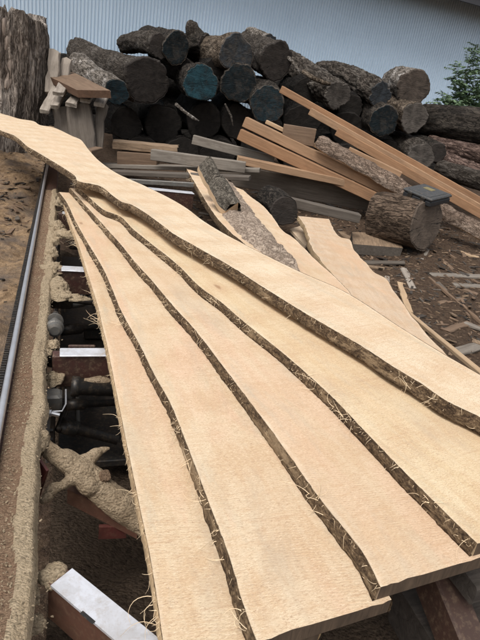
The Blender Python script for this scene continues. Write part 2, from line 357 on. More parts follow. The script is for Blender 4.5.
GREYM = m_paintmetal('grey cast steel', (.13,.127,.118), (.08,.07,.058), .5, rough=.5, metal=.3, dust=.25)
BLACKP = m_paintmetal('black moulded plastic', (.02,.022,.025), (.035,.036,.038), .5, rough=.42, dust=.05)
YELLOW = m_paintmetal('faded yellow sticker', (.17,.14,.06), (.12,.105,.06), .5, rough=.6, dust=.1)

# ------------------------------------------------------------------ setting: ground
def axis(lo, hi, fine, far):
    a = []; x = lo
    while x <= hi + 1e-6: a.append(x); x += fine
    s = fine; l = [lo]; r = [a[-1]]
    while l[-1] > -far: s *= 1.35; l.append(l[-1] - s)
    s = fine
    while r[-1] < far: s *= 1.35; r.append(r[-1] + s)
    return list(reversed(l[1:])) + a + r[1:]
N = NT('yard dirt')
big = N.noise(N.map((.9,.9,.9)), 1, 6, .65)
fin = N.noise(N.map((30,30,30)), 1, 6, .75)
chip = N.n('TexVoronoi'); N.l(N.map((60,85,60), (0,0,0), (.3,.2,.6)), chip.inputs['Vector']); chip.inputs['Scale'].default_value = 1
col = N.mix(N.ramp(fin, [(.35, 0), (.7, 1)]), (.04,.026,.018), (.125,.083,.055))
cs = N.n('SeparateColor'); N.l(chip.outputs['Color'], cs.inputs[0])
col = N.mix(N.math('MULTIPLY', N.ramp(cs.outputs[0], [(.88, 0), (.92, 1)]), .4), col, (.17,.125,.09))
sx = N.n('SeparateXYZ'); N.l(N.tc, sx.inputs[0])
line = N.math('ADD', sx.outputs[0], N.math('MULTIPLY', sx.outputs[1], .38))         # strip of sawdust along the mill
msk = N.ramp(N.math('ADD', N.math('MULTIPLY', line, -1.3), N.math('MULTIPLY', N.math('SUBTRACT', big, .5), 1.6)), [(.12, 0), (.5, 1)])
saw = N.mix(N.ramp(N.noise(N.map((13,13,13), (1,1,1)), 1, 7, .8), [(.38, 0), (.62, 1)]), (.15,.095,.055), (.43,.295,.175))
sawd = N.mix(N.ramp(N.noise(N.map((3,3,3), (5,5,5)), 1, 5, .7), [(.45, 0), (.65, .85)]), saw, (.15,.12,.10))
col = N.mix(msk, col, sawd)
h = N.math('ADD', fin, N.math('MULTIPLY', N.noise(N.map((110,110,110)), 1, 3, .7), .5))
GROUND = N.out(col, .95, N.bump(h, .03, .9), spec=.12)
mb = MB(); xs = axis(-6, 7, .07, 150); ys = axis(-.5, 11.5, .07, 150)
mb.grid([[(x, y, gz(x, y)) for x in xs] for y in ys])
g = mb.build('ground', GROUND, smooth=True, recalc=False); tag(g, kind='structure')

# ------------------------------------------------------------------ metal shed behind
WA = Vector((-6.07, 13.4, 0)); WD = Vector((.922, .387, 0)).normalized(); WN = Vector((WD.y, -WD.x, 0))
N = NT('blue grey corrugated steel')
a = N.noise(N.map((.5,.5,.5)), 1, 5, .6); b = N.noise(N.map((6,6,.5)), 1, 4, .65)
wx = N.n('SeparateXYZ'); N.l(N.tc, wx.inputs[0]); wf = N.n('TexWhiteNoise', noise_dimensions='1D'); N.l(N.math('FLOOR', N.math('DIVIDE', wx.outputs[0], .984)), wf.inputs['W'])
c = N.mix(N.math('ADD', N.math('MULTIPLY', N.ramp(a, [(.35, 0), (.7, 1)]), .6), N.math('MULTIPLY', wf.outputs['Value'], .4)), (.56,.675,.785), (.49,.60,.705))
c = N.mix(N.math('MULTIPLY', N.ramp(b, [(.5, 0), (.8, 1)]), .12), c, (.62,.69,.75))
WALLM = N.out(c, .55, spec=.35)
N = NT('dark roof sheet'); ROOFM = N.out((.05,.05,.055), .7)
d = ray(466, 2); q0 = WA + WN * .9
tt = (q0 - CAM).dot(WN) / d.dot(WN); EAVE = (CAM + d * tt).z
shed = empty('metal_shed', WA); shed.rotation_euler = (0, 0, math.atan2(WD.y, WD.x))
tag(shed, 'blue grey corrugated metal shed wall rising behind the log pile', 'building')
mb = MB(); s0, s1, pit = -14, 34, .082; n = int((s1 - s0) / pit)
prof = [(0, 0), (.25, 0), (.36, -.026), (.75, -.026), (.89, 0)]
pts = [(s0 + (k + u) * pit, o) for k in range(n) for u, o in prof]
mb.grid([[(x, y, z) for x, y in pts] for z in (-.2, EAVE + .5)])
mb.build('wall', WALLM, shed)
mb = MB(); mb.box((s0 - .5, -.9, EAVE), (s1 + .5, -.84, EAVE + .22)); mb.build('fascia', ROOFM, shed)
mb = MB(); mb.add([(s0-.5,-.84,EAVE+.17),(s1+.5,-.84,EAVE+.17),(s1+.5,.1,EAVE+.3),(s0-.5,.1,EAVE+.3),
                   (s0-.5,-.95,EAVE+.24),(s1+.5,-.95,EAVE+.24),(s1+.5,6,EAVE+2.2),(s0-.5,6,EAVE+2.2)], [(0,1,2,3),(4,5,6,7)]); mb.build('roof', ROOFM, shed)
mb = MB(); mb.box((s0, .05, -.2), (s1, 6, EAVE+.2)); mb.build('back_wall', WALLM, shed)

# ------------------------------------------------------------------ logs
def make_log(near, rn, far, rf, bark, end, label, group='logs heaped in front of the shed', name='log', amp=.05, seg=64, seed=None, ell=1.0, cat='log', far_end='brown'):
    """near / far: (px, py, D); rn / rf: radii in photo pixels at those distances"""
    A = PD(*near); B = PD(*far); r0 = 1.05 * rn * near[2] / FPX; r1 = rf * far[2] / FPX
    return log_world(A, B, r0, r1, bark, end, label, group, name, amp, seg, seed, ell, cat, far_end)
LOGN = [0]
def log_world(A, B, r0, r1, bark, end, label, group, name='log', amp=.05, seg=64, seed=None, ell=1.0, cat='log', far_end='brown'):
    LOGN[0] += 1; sd = LOGN[0] * 7.31 if seed is None else seed
    mw = frame(A, B - A); L = (B - A).length; nl = max(12, int(L / .035)); mb = MB(); rows = []
    bend = Vector((rnd.uniform(-.03, .03), 0, rnd.uniform(-.03, .03)))
    def rad(th, y):
        c, s = math.cos(th), math.sin(th); t = y / L; r = r0 + (r1 - r0) * t
        low = fbm(Vector((c*1.1 + sd, s*1.1, y*.8)), 3)
        rid = 1 - abs(noise.noise(Vector((c*r*15 + sd, s*r*15, y*3.4)))) * 2
        fine = noise.noise(Vector((c*r*40, s*r*40 + sd, y*16)))
        return r * (1 + .16 * low) + amp * (.30 * rid - .2) + amp * .12 * fine
    for i in range(nl + 1):
        y = L * i / nl; t = y / L; off = bend * math.sin(t * math.pi) * L
        rows.append([(math.cos(2*math.pi*k/seg) * rad(2*math.pi*k/seg, y) + off.x, y, math.sin(2*math.pi*k/seg) * rad(2*math.pi*k/seg, y) * ell + off.z) for k in range(seg)])
    mb.grid(rows, 0, True)
    o = mb.build(name, BARKS[bark], None, mw, smooth=True)
    tag(o, label, cat, group)
    for (y, sgn, mt) in ((-.004, -1, end), (L + .004, 1, far_end)):
        e = MB(); ring = rows[0 if sgn < 0 else -1]; rr = []
        tilt = (rnd.uniform(-.16,.16), rnd.uniform(-.16,.16))
        for q in (.0, .2, .4, .6, .8, .93, .975):
            rr.append([(v[0]*q, y + sgn*(.012*q*(q < .95) ) + .006*fbm(Vector((v[0]*q*9, v[2]*q*9, sd)), 3) + (tilt[0]*v[0]+tilt[1]*v[2])*q*.3 , v[2]*q) for v in ring])
        rr.append([tuple(v) for v in ring])
        e.grid(rr, 0, True); eo = e.build('cut_end', ENDS[mt], o, smooth=False)
        at = eo.data.attributes.new('rim', 'FLOAT', 'POINT'); at.data.foreach_set('value', [q for q in (0,.2,.4,.6,.8,.93,.975,1.0) for _ in ring])
    return o

L = make_log
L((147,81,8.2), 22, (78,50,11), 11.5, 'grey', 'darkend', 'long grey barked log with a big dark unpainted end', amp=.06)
L((117,92,7.6), 12, (78,63,9.2), 10, 'mottled', 'teal2', 'short whitish peeling log behind the brown plank on slats', amp=.03)
L((160,46,8.6), 11, (126,44,10.8), 9, 'grey', 'darkend', 'small log with a round dark end on the pile top, left of a teal end')
L((176,48,8.6), 13, (146,37,11), 9, 'dark', 'teald', 'log with an oval dark teal end below the knobbly topmost log', ell=1.15)
L((201,83,8.3), 16.5, (184,66,11), 11.5, 'dark', 'teal', 'log with the brightest teal painted end, in the middle of the left pile', amp=.06)
L((236,53,8.5), 17, (196,49,10.8), 12.5, 'tan', 'slate', 'tan barked log with a large slate blue end near the top of the pile', amp=.03)
L((239,83,8.7), 17, (226,70,11), 11, 'dark', 'teald', 'log with a dark teal end tucked under the slate blue ended log')
L((267,104,8.5), 17, (250,88,11), 12, 'dark', 'teal2', 'teal ended log low in the pile, above the left end of the stacked lumber')
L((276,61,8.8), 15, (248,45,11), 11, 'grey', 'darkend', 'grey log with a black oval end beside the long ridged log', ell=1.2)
L((270,41,9.8), 6, (250,33,11), 5.5, 'mottled', 'slate', 'thin pale log with a small blue grey end on the crest of the pile')
L((337,95,8.9), 13, (286,63,10.9), 13, 'ridged', 'grey', 'deeply ridged long log with a pale grey cut end', amp=.12)
L((380,95,9.2), 11.5, (320,72,11.5), 10, 'ridged', 'slate', 'ridged grey log with a bluish end, right of the pale grey ended log', amp=.11)
L((413,88,9.7), 16, (391,84,11.5), 12.5, 'mottled', 'brown', 'thick log with a brown ringed end topping the right of the pile', amp=.05)
L((384,121,9.1), 14, (358,106,11), 11, 'dark', 'teald', 'log with a very dark end below the bluish ended ridged log')
L((414,118,9.1), 12.5, (385,104,11), 9.5, 'tan', 'grey', 'log with a speckled grey end and pale top, under the brown ringed end', ell=1.1, amp=.05)
L((421,157,8.9), 13, (392,142,10.6), 10, 'grey', 'grey', 'low grey log half hidden by the long orange boards')
L((437,153,9.2), 9, (415,143,11), 7, 'dark', 'darkend', 'small black log between the orange boards and the pinkish logs')
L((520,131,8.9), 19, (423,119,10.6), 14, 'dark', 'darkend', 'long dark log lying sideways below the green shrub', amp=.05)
L((530,168,8.6), 9.5, (430,142,10.2), 7, 'pink', 'brown', 'upper pinkish flaking log under the long dark sideways log', amp=.05)
L((530,186,8.2), 10, (437,156,9.8), 7, 'pink', 'grey', 'lower pinkish flaking log right of the small black log', amp=.06)
L((540,197,7.6), 11, (440,168,9.2), 8, 'grey', 'grey', 'low grey log in the dark stack below the pinkish flaking logs', amp=.06)
# knobbly topmost log: stub of a branch grows from it
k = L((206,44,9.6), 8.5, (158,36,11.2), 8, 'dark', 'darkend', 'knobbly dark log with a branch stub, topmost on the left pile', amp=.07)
mb = MB(); iv = k.matrix_world.inverted()
st = [iv @ PD(x, y, D) for x, y, D in ((199,43,9.8),(196,36,9.8),(193,30,9.75),(191,25,9.7),(190,22,9.7))]
mb.tube(st, [.17,.155,.13,.12,.07], 20, jit=.25, nz=7); mb.build('branch_stub', BARKS['grey'], k, smooth=True)
for pl, r0_, mt_, lb in (([(176,104,8.1),(184,111,8.05),(193,118,8.0),(199,121,8.0)], .022, 'mottled', 'thin pale branch stuck in the dark gap under the brightest teal end'),
                    ([(283,54,8.9),(289,58,8.8),(296,66,8.7),(300,74,8.7)], .03, 'mottled', 'pale torn bark strip beside the black oval end'),
                    ([(303,72,9.0),(313,78,8.9),(324,82,8.8),(331,84,8.75)], .04, 'tan', 'torn pale bark strip lying on the deeply ridged log'),
                    ([(225,104,8.3),(231,116,8.2),(233,126,8.15)], .018, 'grey', 'broken twig hanging below the low teal ended logs')):
    mb = MB(); pt = [PD(*q) for q in pl]; mb.tube(pt, [r0_*(1 if i < len(pt)-1 else .4) for i in range(len(pt))], 10, jit=.6, nz=9); tag(mb.build('branch', BARKS[mt_], smooth=True), lb, 'branch')
# lower rows and gap fillers: shade painted into their black bark and ends
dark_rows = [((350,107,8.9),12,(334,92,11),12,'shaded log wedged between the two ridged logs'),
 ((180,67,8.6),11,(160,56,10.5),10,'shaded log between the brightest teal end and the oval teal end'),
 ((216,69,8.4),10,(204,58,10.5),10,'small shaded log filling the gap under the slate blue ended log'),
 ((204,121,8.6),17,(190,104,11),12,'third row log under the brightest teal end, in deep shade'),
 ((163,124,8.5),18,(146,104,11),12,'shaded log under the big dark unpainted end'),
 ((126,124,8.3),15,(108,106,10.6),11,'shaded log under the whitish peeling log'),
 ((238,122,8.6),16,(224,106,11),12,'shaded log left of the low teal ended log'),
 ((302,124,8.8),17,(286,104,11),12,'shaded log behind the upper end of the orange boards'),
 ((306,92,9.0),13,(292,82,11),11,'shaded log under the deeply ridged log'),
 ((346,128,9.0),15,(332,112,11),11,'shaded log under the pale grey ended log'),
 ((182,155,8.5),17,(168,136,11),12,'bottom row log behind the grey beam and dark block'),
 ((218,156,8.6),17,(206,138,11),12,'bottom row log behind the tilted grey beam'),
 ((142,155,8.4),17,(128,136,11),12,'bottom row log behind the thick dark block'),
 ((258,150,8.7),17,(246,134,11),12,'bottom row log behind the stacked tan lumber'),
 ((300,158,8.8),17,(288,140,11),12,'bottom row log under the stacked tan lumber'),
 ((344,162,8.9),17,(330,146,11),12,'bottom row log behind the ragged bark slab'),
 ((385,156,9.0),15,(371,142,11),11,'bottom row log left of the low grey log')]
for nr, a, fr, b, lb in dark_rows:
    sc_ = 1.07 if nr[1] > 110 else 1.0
    L((nr[0], nr[1], nr[2]*1.07), a, (fr[0], fr[1], fr[2]+.5), b*1.15, 'black', 'shadeend', lb, amp=.05, seg=40)
for zc, rr_, off, lb in ((.36,.42,.75,'lowest added black log, crosswise behind the pile, standing in for shade in its gaps'), (1.0,.42,.72,'middle added black log, crosswise behind the pile, standing in for shade in its gaps'), (1.50,.34,.75,'uppermost added black log, crosswise behind the pile, standing in for shade in its gaps')):
    log_world(WA + WN*off + WD*.4 + Vector((0,0,zc)), WA + WN*(off+.1) + WD*13 + Vector((0,0,zc)), rr_, rr_*.92, 'black', 'shadeend', lb, 'black logs added behind the pile gaps', seg=24, far_end='shadeend')  # unseen black logs, added so the gaps in the pile read as shade

# ------------------------------------------------------------------ tall stump on the left
SD = 7.4
base = PD(8, 136, SD); base.z = gz(base.x, base.y) - .06
top = PD(12, 20, SD).z
def yup(v): return (v[0], v[2], -v[1])
mb = MB(); rows = []; nl, seg = 120, 220
for i in range(nl + 1):
    t = i / nl; row = []
    for kk in range(seg):
        th = 2*math.pi*kk/seg; c, s = math.cos(th), math.sin(th)
        r = .50 * (1 + .10*fbm(Vector((c*1.3, s*1.3, t*1.2)), 3)) + .10*max(0, .25 - t)
        wob = .35*noise.noise(Vector((c*2, s*2, t*4)))
        rid = 1 - abs(noise.noise(Vector((c*6.2+wob, s*6.2+wob, t*1.6 + 3)))) * 2
        rid2 = 1 - abs(noise.noise(Vector((c*13+wob*2, s*13, t*3.2)))) * 2
        r += .045*rid + .022*rid2 + .014*noise.noise(Vector((c*24, s*24, t*18)))
        ht = top - base.z + .17*noise.noise(Vector((c*1.6, s*1.6, 8))) + .09*noise.noise(Vector((c*6, s*6, 2))) + .04*noise.noise(Vector((c*17, s*17, 2)))
        r -= .10*max(0, t-.86)/.14*(.5+noise.noise(Vector((c*3, s*3, 4))))
        row.append((c*r, s*r, t*ht))
    rows.append(row)
last = rows[-1]
for q in (.93, .8, .6, .35, .1):
    rows.append([(v[0]*q, v[1]*q, v[2] - .05*(1-q) + .07*noise.noise(Vector((v[0]*q*7, v[1]*q*7, 1)))) for v in last])
rows = [[yup(v) for v in r] for r in rows]
mb.grid(rows, 0, True)
st = mb.build('tree_stump', BARKS['stump'], None, Matrix.Translation(base) @ Matrix.Rotation(math.radians(90), 4, 'X'), smooth=True)
tag(st, 'tall upright grey tree trunk section with split bark, by the left edge', 'stump')
mb = MB(); rr = []
for i in range(40):
    t = i / 39; row = []
    for j in range(17):
        u = (j/16 - .5); th = math.radians(-64 + u*(13+9*t)*(1 + .35*noise.noise(Vector((t*6, 2 if u > 0 else 7, 1)))) + 7*math.sin(t*4)); c, s_ = math.cos(th), math.sin(th)
        r = .525 + .03*noise.noise(Vector((c*12, s_*12, t*6))) + .012*noise.noise(Vector((c*50, s_*50, t*5))) - .09*(abs(u)*2)**3
        row.append(yup((c*r, s_*r, (top-base.z)*(.50 + .46*t) + (.06*noise.noise(Vector((u*9, 1, 2))) if i in (0, 39) else 0))))
    rr.append(row)
mb.grid(rr); mb.build('bare_wood', m_wood('bare grey pink wood', (.36,.295,.25), (.17,.135,.11), dirtfac=.6, grain=(34,1.6,34), bd=.01), st, smooth=True)
mb = MB(); kc = st.matrix_world.inverted() @ PD(30, 45, SD - .56)
mb.tube([kc + Vector((0,-.03,-.09)), kc, kc + Vector((.02,.02,.055)), kc + Vector((.025,.03,.085))], [.075,.08,.06,.01], 16, jit=.25, nz=14); mb.build('knot', m_wood('bleached knot', (.52,.48,.44), (.36,.33,.29), dirtfac=.4), st, smooth=True)

# ------------------------------------------------------------------ sticks, beams, planks
def beam(name, A, B, wd, th, mat, label=None, cat=None, group=None, up=(0,0,1), seg=10, jit=.004, wa=None, roll=0.0, endmat=None, ragged=0.0, parent=None):
    """timber from A to B (world, along its top centre line); width wd, thickness th"""
    A = Vector(A); B = Vector(B); upv = Vector(up)
    mw = frame(A, B - A, upv)
    if roll: mw = mw @ Matrix.Rotation(roll, 4, 'Y')
    Ln = (B - A).length; mb = MB(); rows = []; sd = rnd.uniform(0, 90); c = min(.006, th*.18)
    seg = max(4, int(Ln/.09))
    for i in range(seg + 1):
        y = Ln*i/seg; w2 = (wd + ((wa or wd) - wd)*i/seg)/2
        rp = [(-w2+c, 0), (0, 0), (w2-c, 0), (w2, -c), (w2, -th/2), (w2, -th+c), (w2-c, -th), (0, -th), (-w2+c, -th), (-w2, -th+c), (-w2, -th/2), (-w2, -c)]
        row = []
        for (x, z) in rp:
            n1 = noise.noise(Vector((x*9+sd, y*5, z*9))); n2 = noise.noise(Vector((x*30, y*16+sd, z*30)))
            e = 0.0
            if ragged and i in (0, seg): e = ragged*noise.noise(Vector((x*38+sd, z*20, i)))*(-1 if i == 0 else 1)
            row.append((x + jit*n1 + jit*.4*n2 + (ragged*.35*noise.noise(Vector((sd, y*7, 2 if x > 0 else 5))) if abs(x) > w2*.6 else 0), y + e, z + jit*n2*.6))
        rows.append(row)
    mb.grid(rows, 0, True); nn = len(rows[0])
    b = len(mb.v); mb.f.append([nn-1-k for k in range(nn)]); mb.m.append(1); mb.f.append([b-nn+k for k in range(nn)]); mb.m.append(1)
    o = mb.build(name, [mat, endmat or mat], None, mw)
    tag(o, label, cat, group)
    return o
def quadslab(name, q, th, mat, label, cat, group=None, sidemat=None):
    """thick slab from its four top corners (world)"""
    q = [Vector(p) for p in q]; org = (q[0]+q[1]+q[2]+q[3])/4
    yd = ((q[3]+q[2]) - (q[0]+q[1])).normalized(); xd = ((q[1]+q[2]) - (q[0]+q[3])).normalized(); zd = xd.cross(yd).normalized()
    if zd.z < 0: zd = -zd
    mw = frame(org, yd, zd); iv = mw.inverted(); lq = [iv @ p for p in q]; mb = MB(); n = 8; sd = rnd.uniform(0, 50)
    def gp(i, j, k):
        u, v = i/n, j/n; p = (lq[0]*(1-u)+lq[1]*u)*(1-v) + (lq[3]*(1-u)+lq[2]*u)*v
        p = p + Vector((.006*noise.noise(p*14+Vector((sd,0,k))), .006*noise.noise(p*14+Vector((3,sd,k))), 0))
        return p - Vector((0,0,k*th))
    for k in (0, 1): mb.grid([[gp(i, j, k) for i in range(n+1)] for j in range(n+1)], 0)
    per = [(i,0) for i in range(n)] + [(n,j) for j in range(n)] + [(n-i,n) for i in range(n)] + [(0,n-j) for j in range(n)]
    mb.grid([[gp(i,j,0) for i,j in per], [gp(i,j,1) for i,j in per]], 1, True)
    o = mb.build(name, [mat, sidemat or mat], None, mw); tag(o, label, cat, group); return o

# brown plank on a bed of slats, left
quadslab('plank', [PD(77,90,6.2), PD(110,90.5,6.2), PD(73,72,7.3), PD(42,73,7.3)], .085, BROWNW, 'thick brown plank lying across grey slats beside the tall trunk', 'plank', sidemat=m_wood('dark brown plank side', (.12,.07,.045), (.07,.042,.028)))
for (x, y, x2, y2, wpx, lb) in ((44,110,57,86,9,'grey slat sticking out nearest the tall trunk'), (54,105,66,84,8,'second grey slat from the tall trunk'), (58,92,66,78,10,'upper grey slat wedged beside the tall trunk'), (71,103,82,88,11,'short grey slat under the middle of the brown plank'),
                             (85,99,95,86,10,'grey slat tucked close under the brown plank'), (99,103,106,90,10,'outermost grey slat under the brown plank, by the peeling log')):
    beam('slat', PD(x, y, 6.35), PD(x2, y2, 7.0), wpx*6.35/FPX, .045, PALEW, lb, 'slat', 'slats under the brown plank', endmat=GREYW, jit=.008, ragged=.02)
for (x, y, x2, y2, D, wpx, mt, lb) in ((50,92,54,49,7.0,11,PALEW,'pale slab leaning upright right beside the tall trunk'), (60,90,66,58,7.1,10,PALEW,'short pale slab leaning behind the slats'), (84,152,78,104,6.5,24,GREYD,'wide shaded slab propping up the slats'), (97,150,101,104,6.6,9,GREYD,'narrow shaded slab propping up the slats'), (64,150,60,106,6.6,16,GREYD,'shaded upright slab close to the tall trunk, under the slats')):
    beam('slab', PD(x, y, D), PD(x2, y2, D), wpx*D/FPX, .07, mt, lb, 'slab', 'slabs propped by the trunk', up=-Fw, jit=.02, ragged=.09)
beam('wood_block', PD(87,150,5.9), PD(99,147,6.3), .10, .10, BROWNW, 'small reddish block end showing above the top live edge board', 'block', endmat=TANW)
# blocks and beams at the foot of the pile
beam('wood_block', PD(114,140,6.9), PD(178,146,7.0), .34, .10, MUDW, 'thick muddy brown slab on a short block at the foot of the pile', 'block', jit=.02, ragged=.06)
beam('wood_block', PD(119,151,6.85), PD(158,154,6.85), .22, .17, BROWNW, 'short squared block under the thick muddy slab', 'block', jit=.008)
beam('timber_beam', PD(152,149,6.5), PD(246,162,6.5), .13, .13, GREYW, 'grey squared beam lying beside the short block', 'beam', endmat=PALEW)
beam('timber_beam', PD(194,135,7.2), PD(275,156,7.2), .13, .12, GREYW, 'tilted grey beam rising out of the dark gap', 'beam', endmat=TANW)
beam('plank', PD(95,163,6.9), PD(260,168,6.7), .22, .05, GREYW, 'long flat grey plank on the ground behind the top board', 'plank')
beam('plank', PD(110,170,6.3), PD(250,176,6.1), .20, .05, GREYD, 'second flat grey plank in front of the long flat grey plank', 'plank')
beam('steel_bar', PD(118,178,5.6), PD(200,183,5.5), .05, .05, GREYM, 'thin grey metal bar lying just behind the top board', 'bar')
# tan lumber bundle
T = 'lumber leaning on the pile'
beam('lumber_board', PD(247,117,7.02), PD(425,203,7.0), .20, .13, TANW, 'upper thick tan plank of the leaning bundle, left end up', 'lumber', T, endmat=ORANGEW)
beam('lumber_board', PD(242,129,6.97), PD(425,214.5,6.95), .21, .14, ORANGEW, 'lower reddish plank of the leaning bundle, under the thick tan plank', 'lumber', T, endmat=TANW)
beam('lumber_board', PD(267,120,7.12), PD(395,182,7.05), .10, .05, TANL, 'pale narrow strip on top of the thick tan plank', 'lumber', T, endmat=TANL)
beam('wood_block', PD(284,124,7.0), PD(316,129,7.0), .2, .22, BROWNW, 'short brown block behind the leaning bundle', 'block', jit=.01)
beam('lumber_board', PD(283,86,7.6), PD(500,208,7.2), .10, .10, ORANGEW, 'longest orange board, topmost of the three long thin boards', 'lumber', T, endmat=TANL)
beam('lumber_board', PD(312,108,7.5), PD(500,215,7.12), .10, .10, TANW, 'middle of the three long thin boards, pale upper edge', 'lumber', T, endmat=TANL)
beam('lumber_board', PD(339,128,7.45), PD(500,220,7.08), .10, .11, ORANGEW, 'lowest of the three long thin boards, under the middle one', 'lumber', T, endmat=TANW)
beam('lumber_board', PD(238,156,6.8), PD(352,180,7.0), .25, .09, TANW, 'flat tan board with a pale slanted end, under the leaning bundle', 'lumber', endmat=TANL)
beam('plank', PD(187,155.5,7.0), PD(378,192,7.3), .06, .28, m_wood('taupe board', (.17,.14,.112), (.10,.082,.066), dirtfac=.5), 'long wide taupe board on edge below the flat tan board', 'plank')
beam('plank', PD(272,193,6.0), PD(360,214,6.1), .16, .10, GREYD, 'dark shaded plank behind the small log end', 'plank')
beam('wood_block', PD(350,147,7.2), PD(402,172,7.15), .18, .14, TANW, 'short tan block lying behind the ragged bark slab', 'block')
make_log((284,211,5.6), 14, (268,198,6.3), 12, 'dark', 'darkend', 'small round log end shaded under the wide taupe board set on edge', None, amp=.02)
# ragged bark slab
def bark_slab(name, A, B, wd, th, up, label, bark='slab', sidemat=None, seed=3, amp=.02, cat='bark slab'):
    mw = frame(A, B - A, Vector(up)); Ln = (B-A).length; mb = MB(); rows = []; n = int(Ln/.025)
    for i in range(n+1):
        y = Ln*i/n; wl = wd/2*(1 + .22*fbm(Vector((seed, y*3.2, 0)), 3)); wr = wd/2*(1 + .22*fbm(Vector((seed+9, y*3.2, 4)), 3)); row = []
        if i < 5 or i > n-5: ee = math.sqrt(max(.0, 1-(1-min(i, n-i)/5)**2)); wl *= .55+.45*ee; wr *= .62+.38*ee
        for j in range(15):
            u = j/14*2-1; x = u*(wl if u < 0 else wr); z = -th*.75*abs(u)**2.2
            z += amp*(1-abs(noise.noise(Vector((x*13+seed, y*8, 1))))*2)*.6 + amp*.35*noise.noise(Vector((x*40, y*30, seed)))
            e = .06*noise.noise(Vector((x*30, seed, 2))) if i in (0, n) else 0
            row.append((x, y+e, z))
        rows.append(row)
    mb.grid(rows)
    bot = [[(r[0][0]*.97, r[0][1], -th), (0, r[7][1], -th), (r[-1][0]*.97, r[-1][1], -th)] for r in rows]
    mb.grid(bot, 1); mb.grid([[r[0] for r in rows], [b[0] for b in bot]], 1); mb.grid([[r[-1] for r in rows], [b[-1] for b in bot]], 1)
    mb.grid([list(rows[0][::7]), bot[0]], 1); mb.grid([list(rows[-1][::7]), bot[-1]], 1)
    o = mb.build(name, [BARKS[bark], sidemat or TANL], None, mw, smooth=True); tag(o, label, cat); return o
bark_slab('bark_slab', PD(318,139,6.8), PD(505,243,6.7), .21, .06, (-.25,-.75,.6), 'ragged long bark slab with pale torn end, passing behind the log round', sidemat=TANL, amp=.035, bark='pink2')
# log round with a plastic case on it
make_log((426,224,6.15), 26, (380,217,6.6), 25, 'round', 'roundend', 'short thick log round on its side in the dirt, holding a black case', None, name='log_round', amp=.025)
def case():
    cl, cb, cr = PD(403,187.5,6.15), PD(432,199.5,5.88), PD(450,193.5,6.12)
    ux = (cr-cb); uy = (cl-cb); up = ux.cross(uy).normalized(); W_ = ux.length; H_ = uy.length
    mw = frame(cb, uy, up); t = bpy.data.objects.new('tool_case', None); COL.objects.link(t); t.matrix_world = mw
    tag(t, 'flat black plastic case with a yellow label, set on the log round', 'case')
    mb = MB(); mb.box((.008,.008,-.105), (W_-.008,H_-.008,-.037), c=.014); mb.build('case_body', BLACKP, t)
    mb = MB(); mb.box((0,0,-.035), (W_,H_,0), c=.012); mb.box((.04,.05,-.004), (W_-.04,H_-.05,.006), c=.004); mb.build('lid', m_paintmetal('scuffed dark grey plastic', (.04,.042,.044), (.022,.024,.026), .6, rough=.55, dust=.25), t)
    mb = MB(); mb.box((W_*.55,H_*.42,.0065), (W_*.75,H_*.72,.009)); mb.build('label_sticker', YELLOW, t)
    for q in (.28, .72):
        mb = MB(); mb.box((-.010,H_*q-.03,-.07), (.004,H_*q+.03,-.018), c=.003); mb.build('latch', DARKM, t)
    mb = MB(); mb.tube([(.01,H_*.42,-.07), (-.025,H_*.43,-.074), (-.025,H_*.57,-.074), (.01,H_*.58,-.07)], .009, 8); mb.build('handle', BLACKP, t)
case()

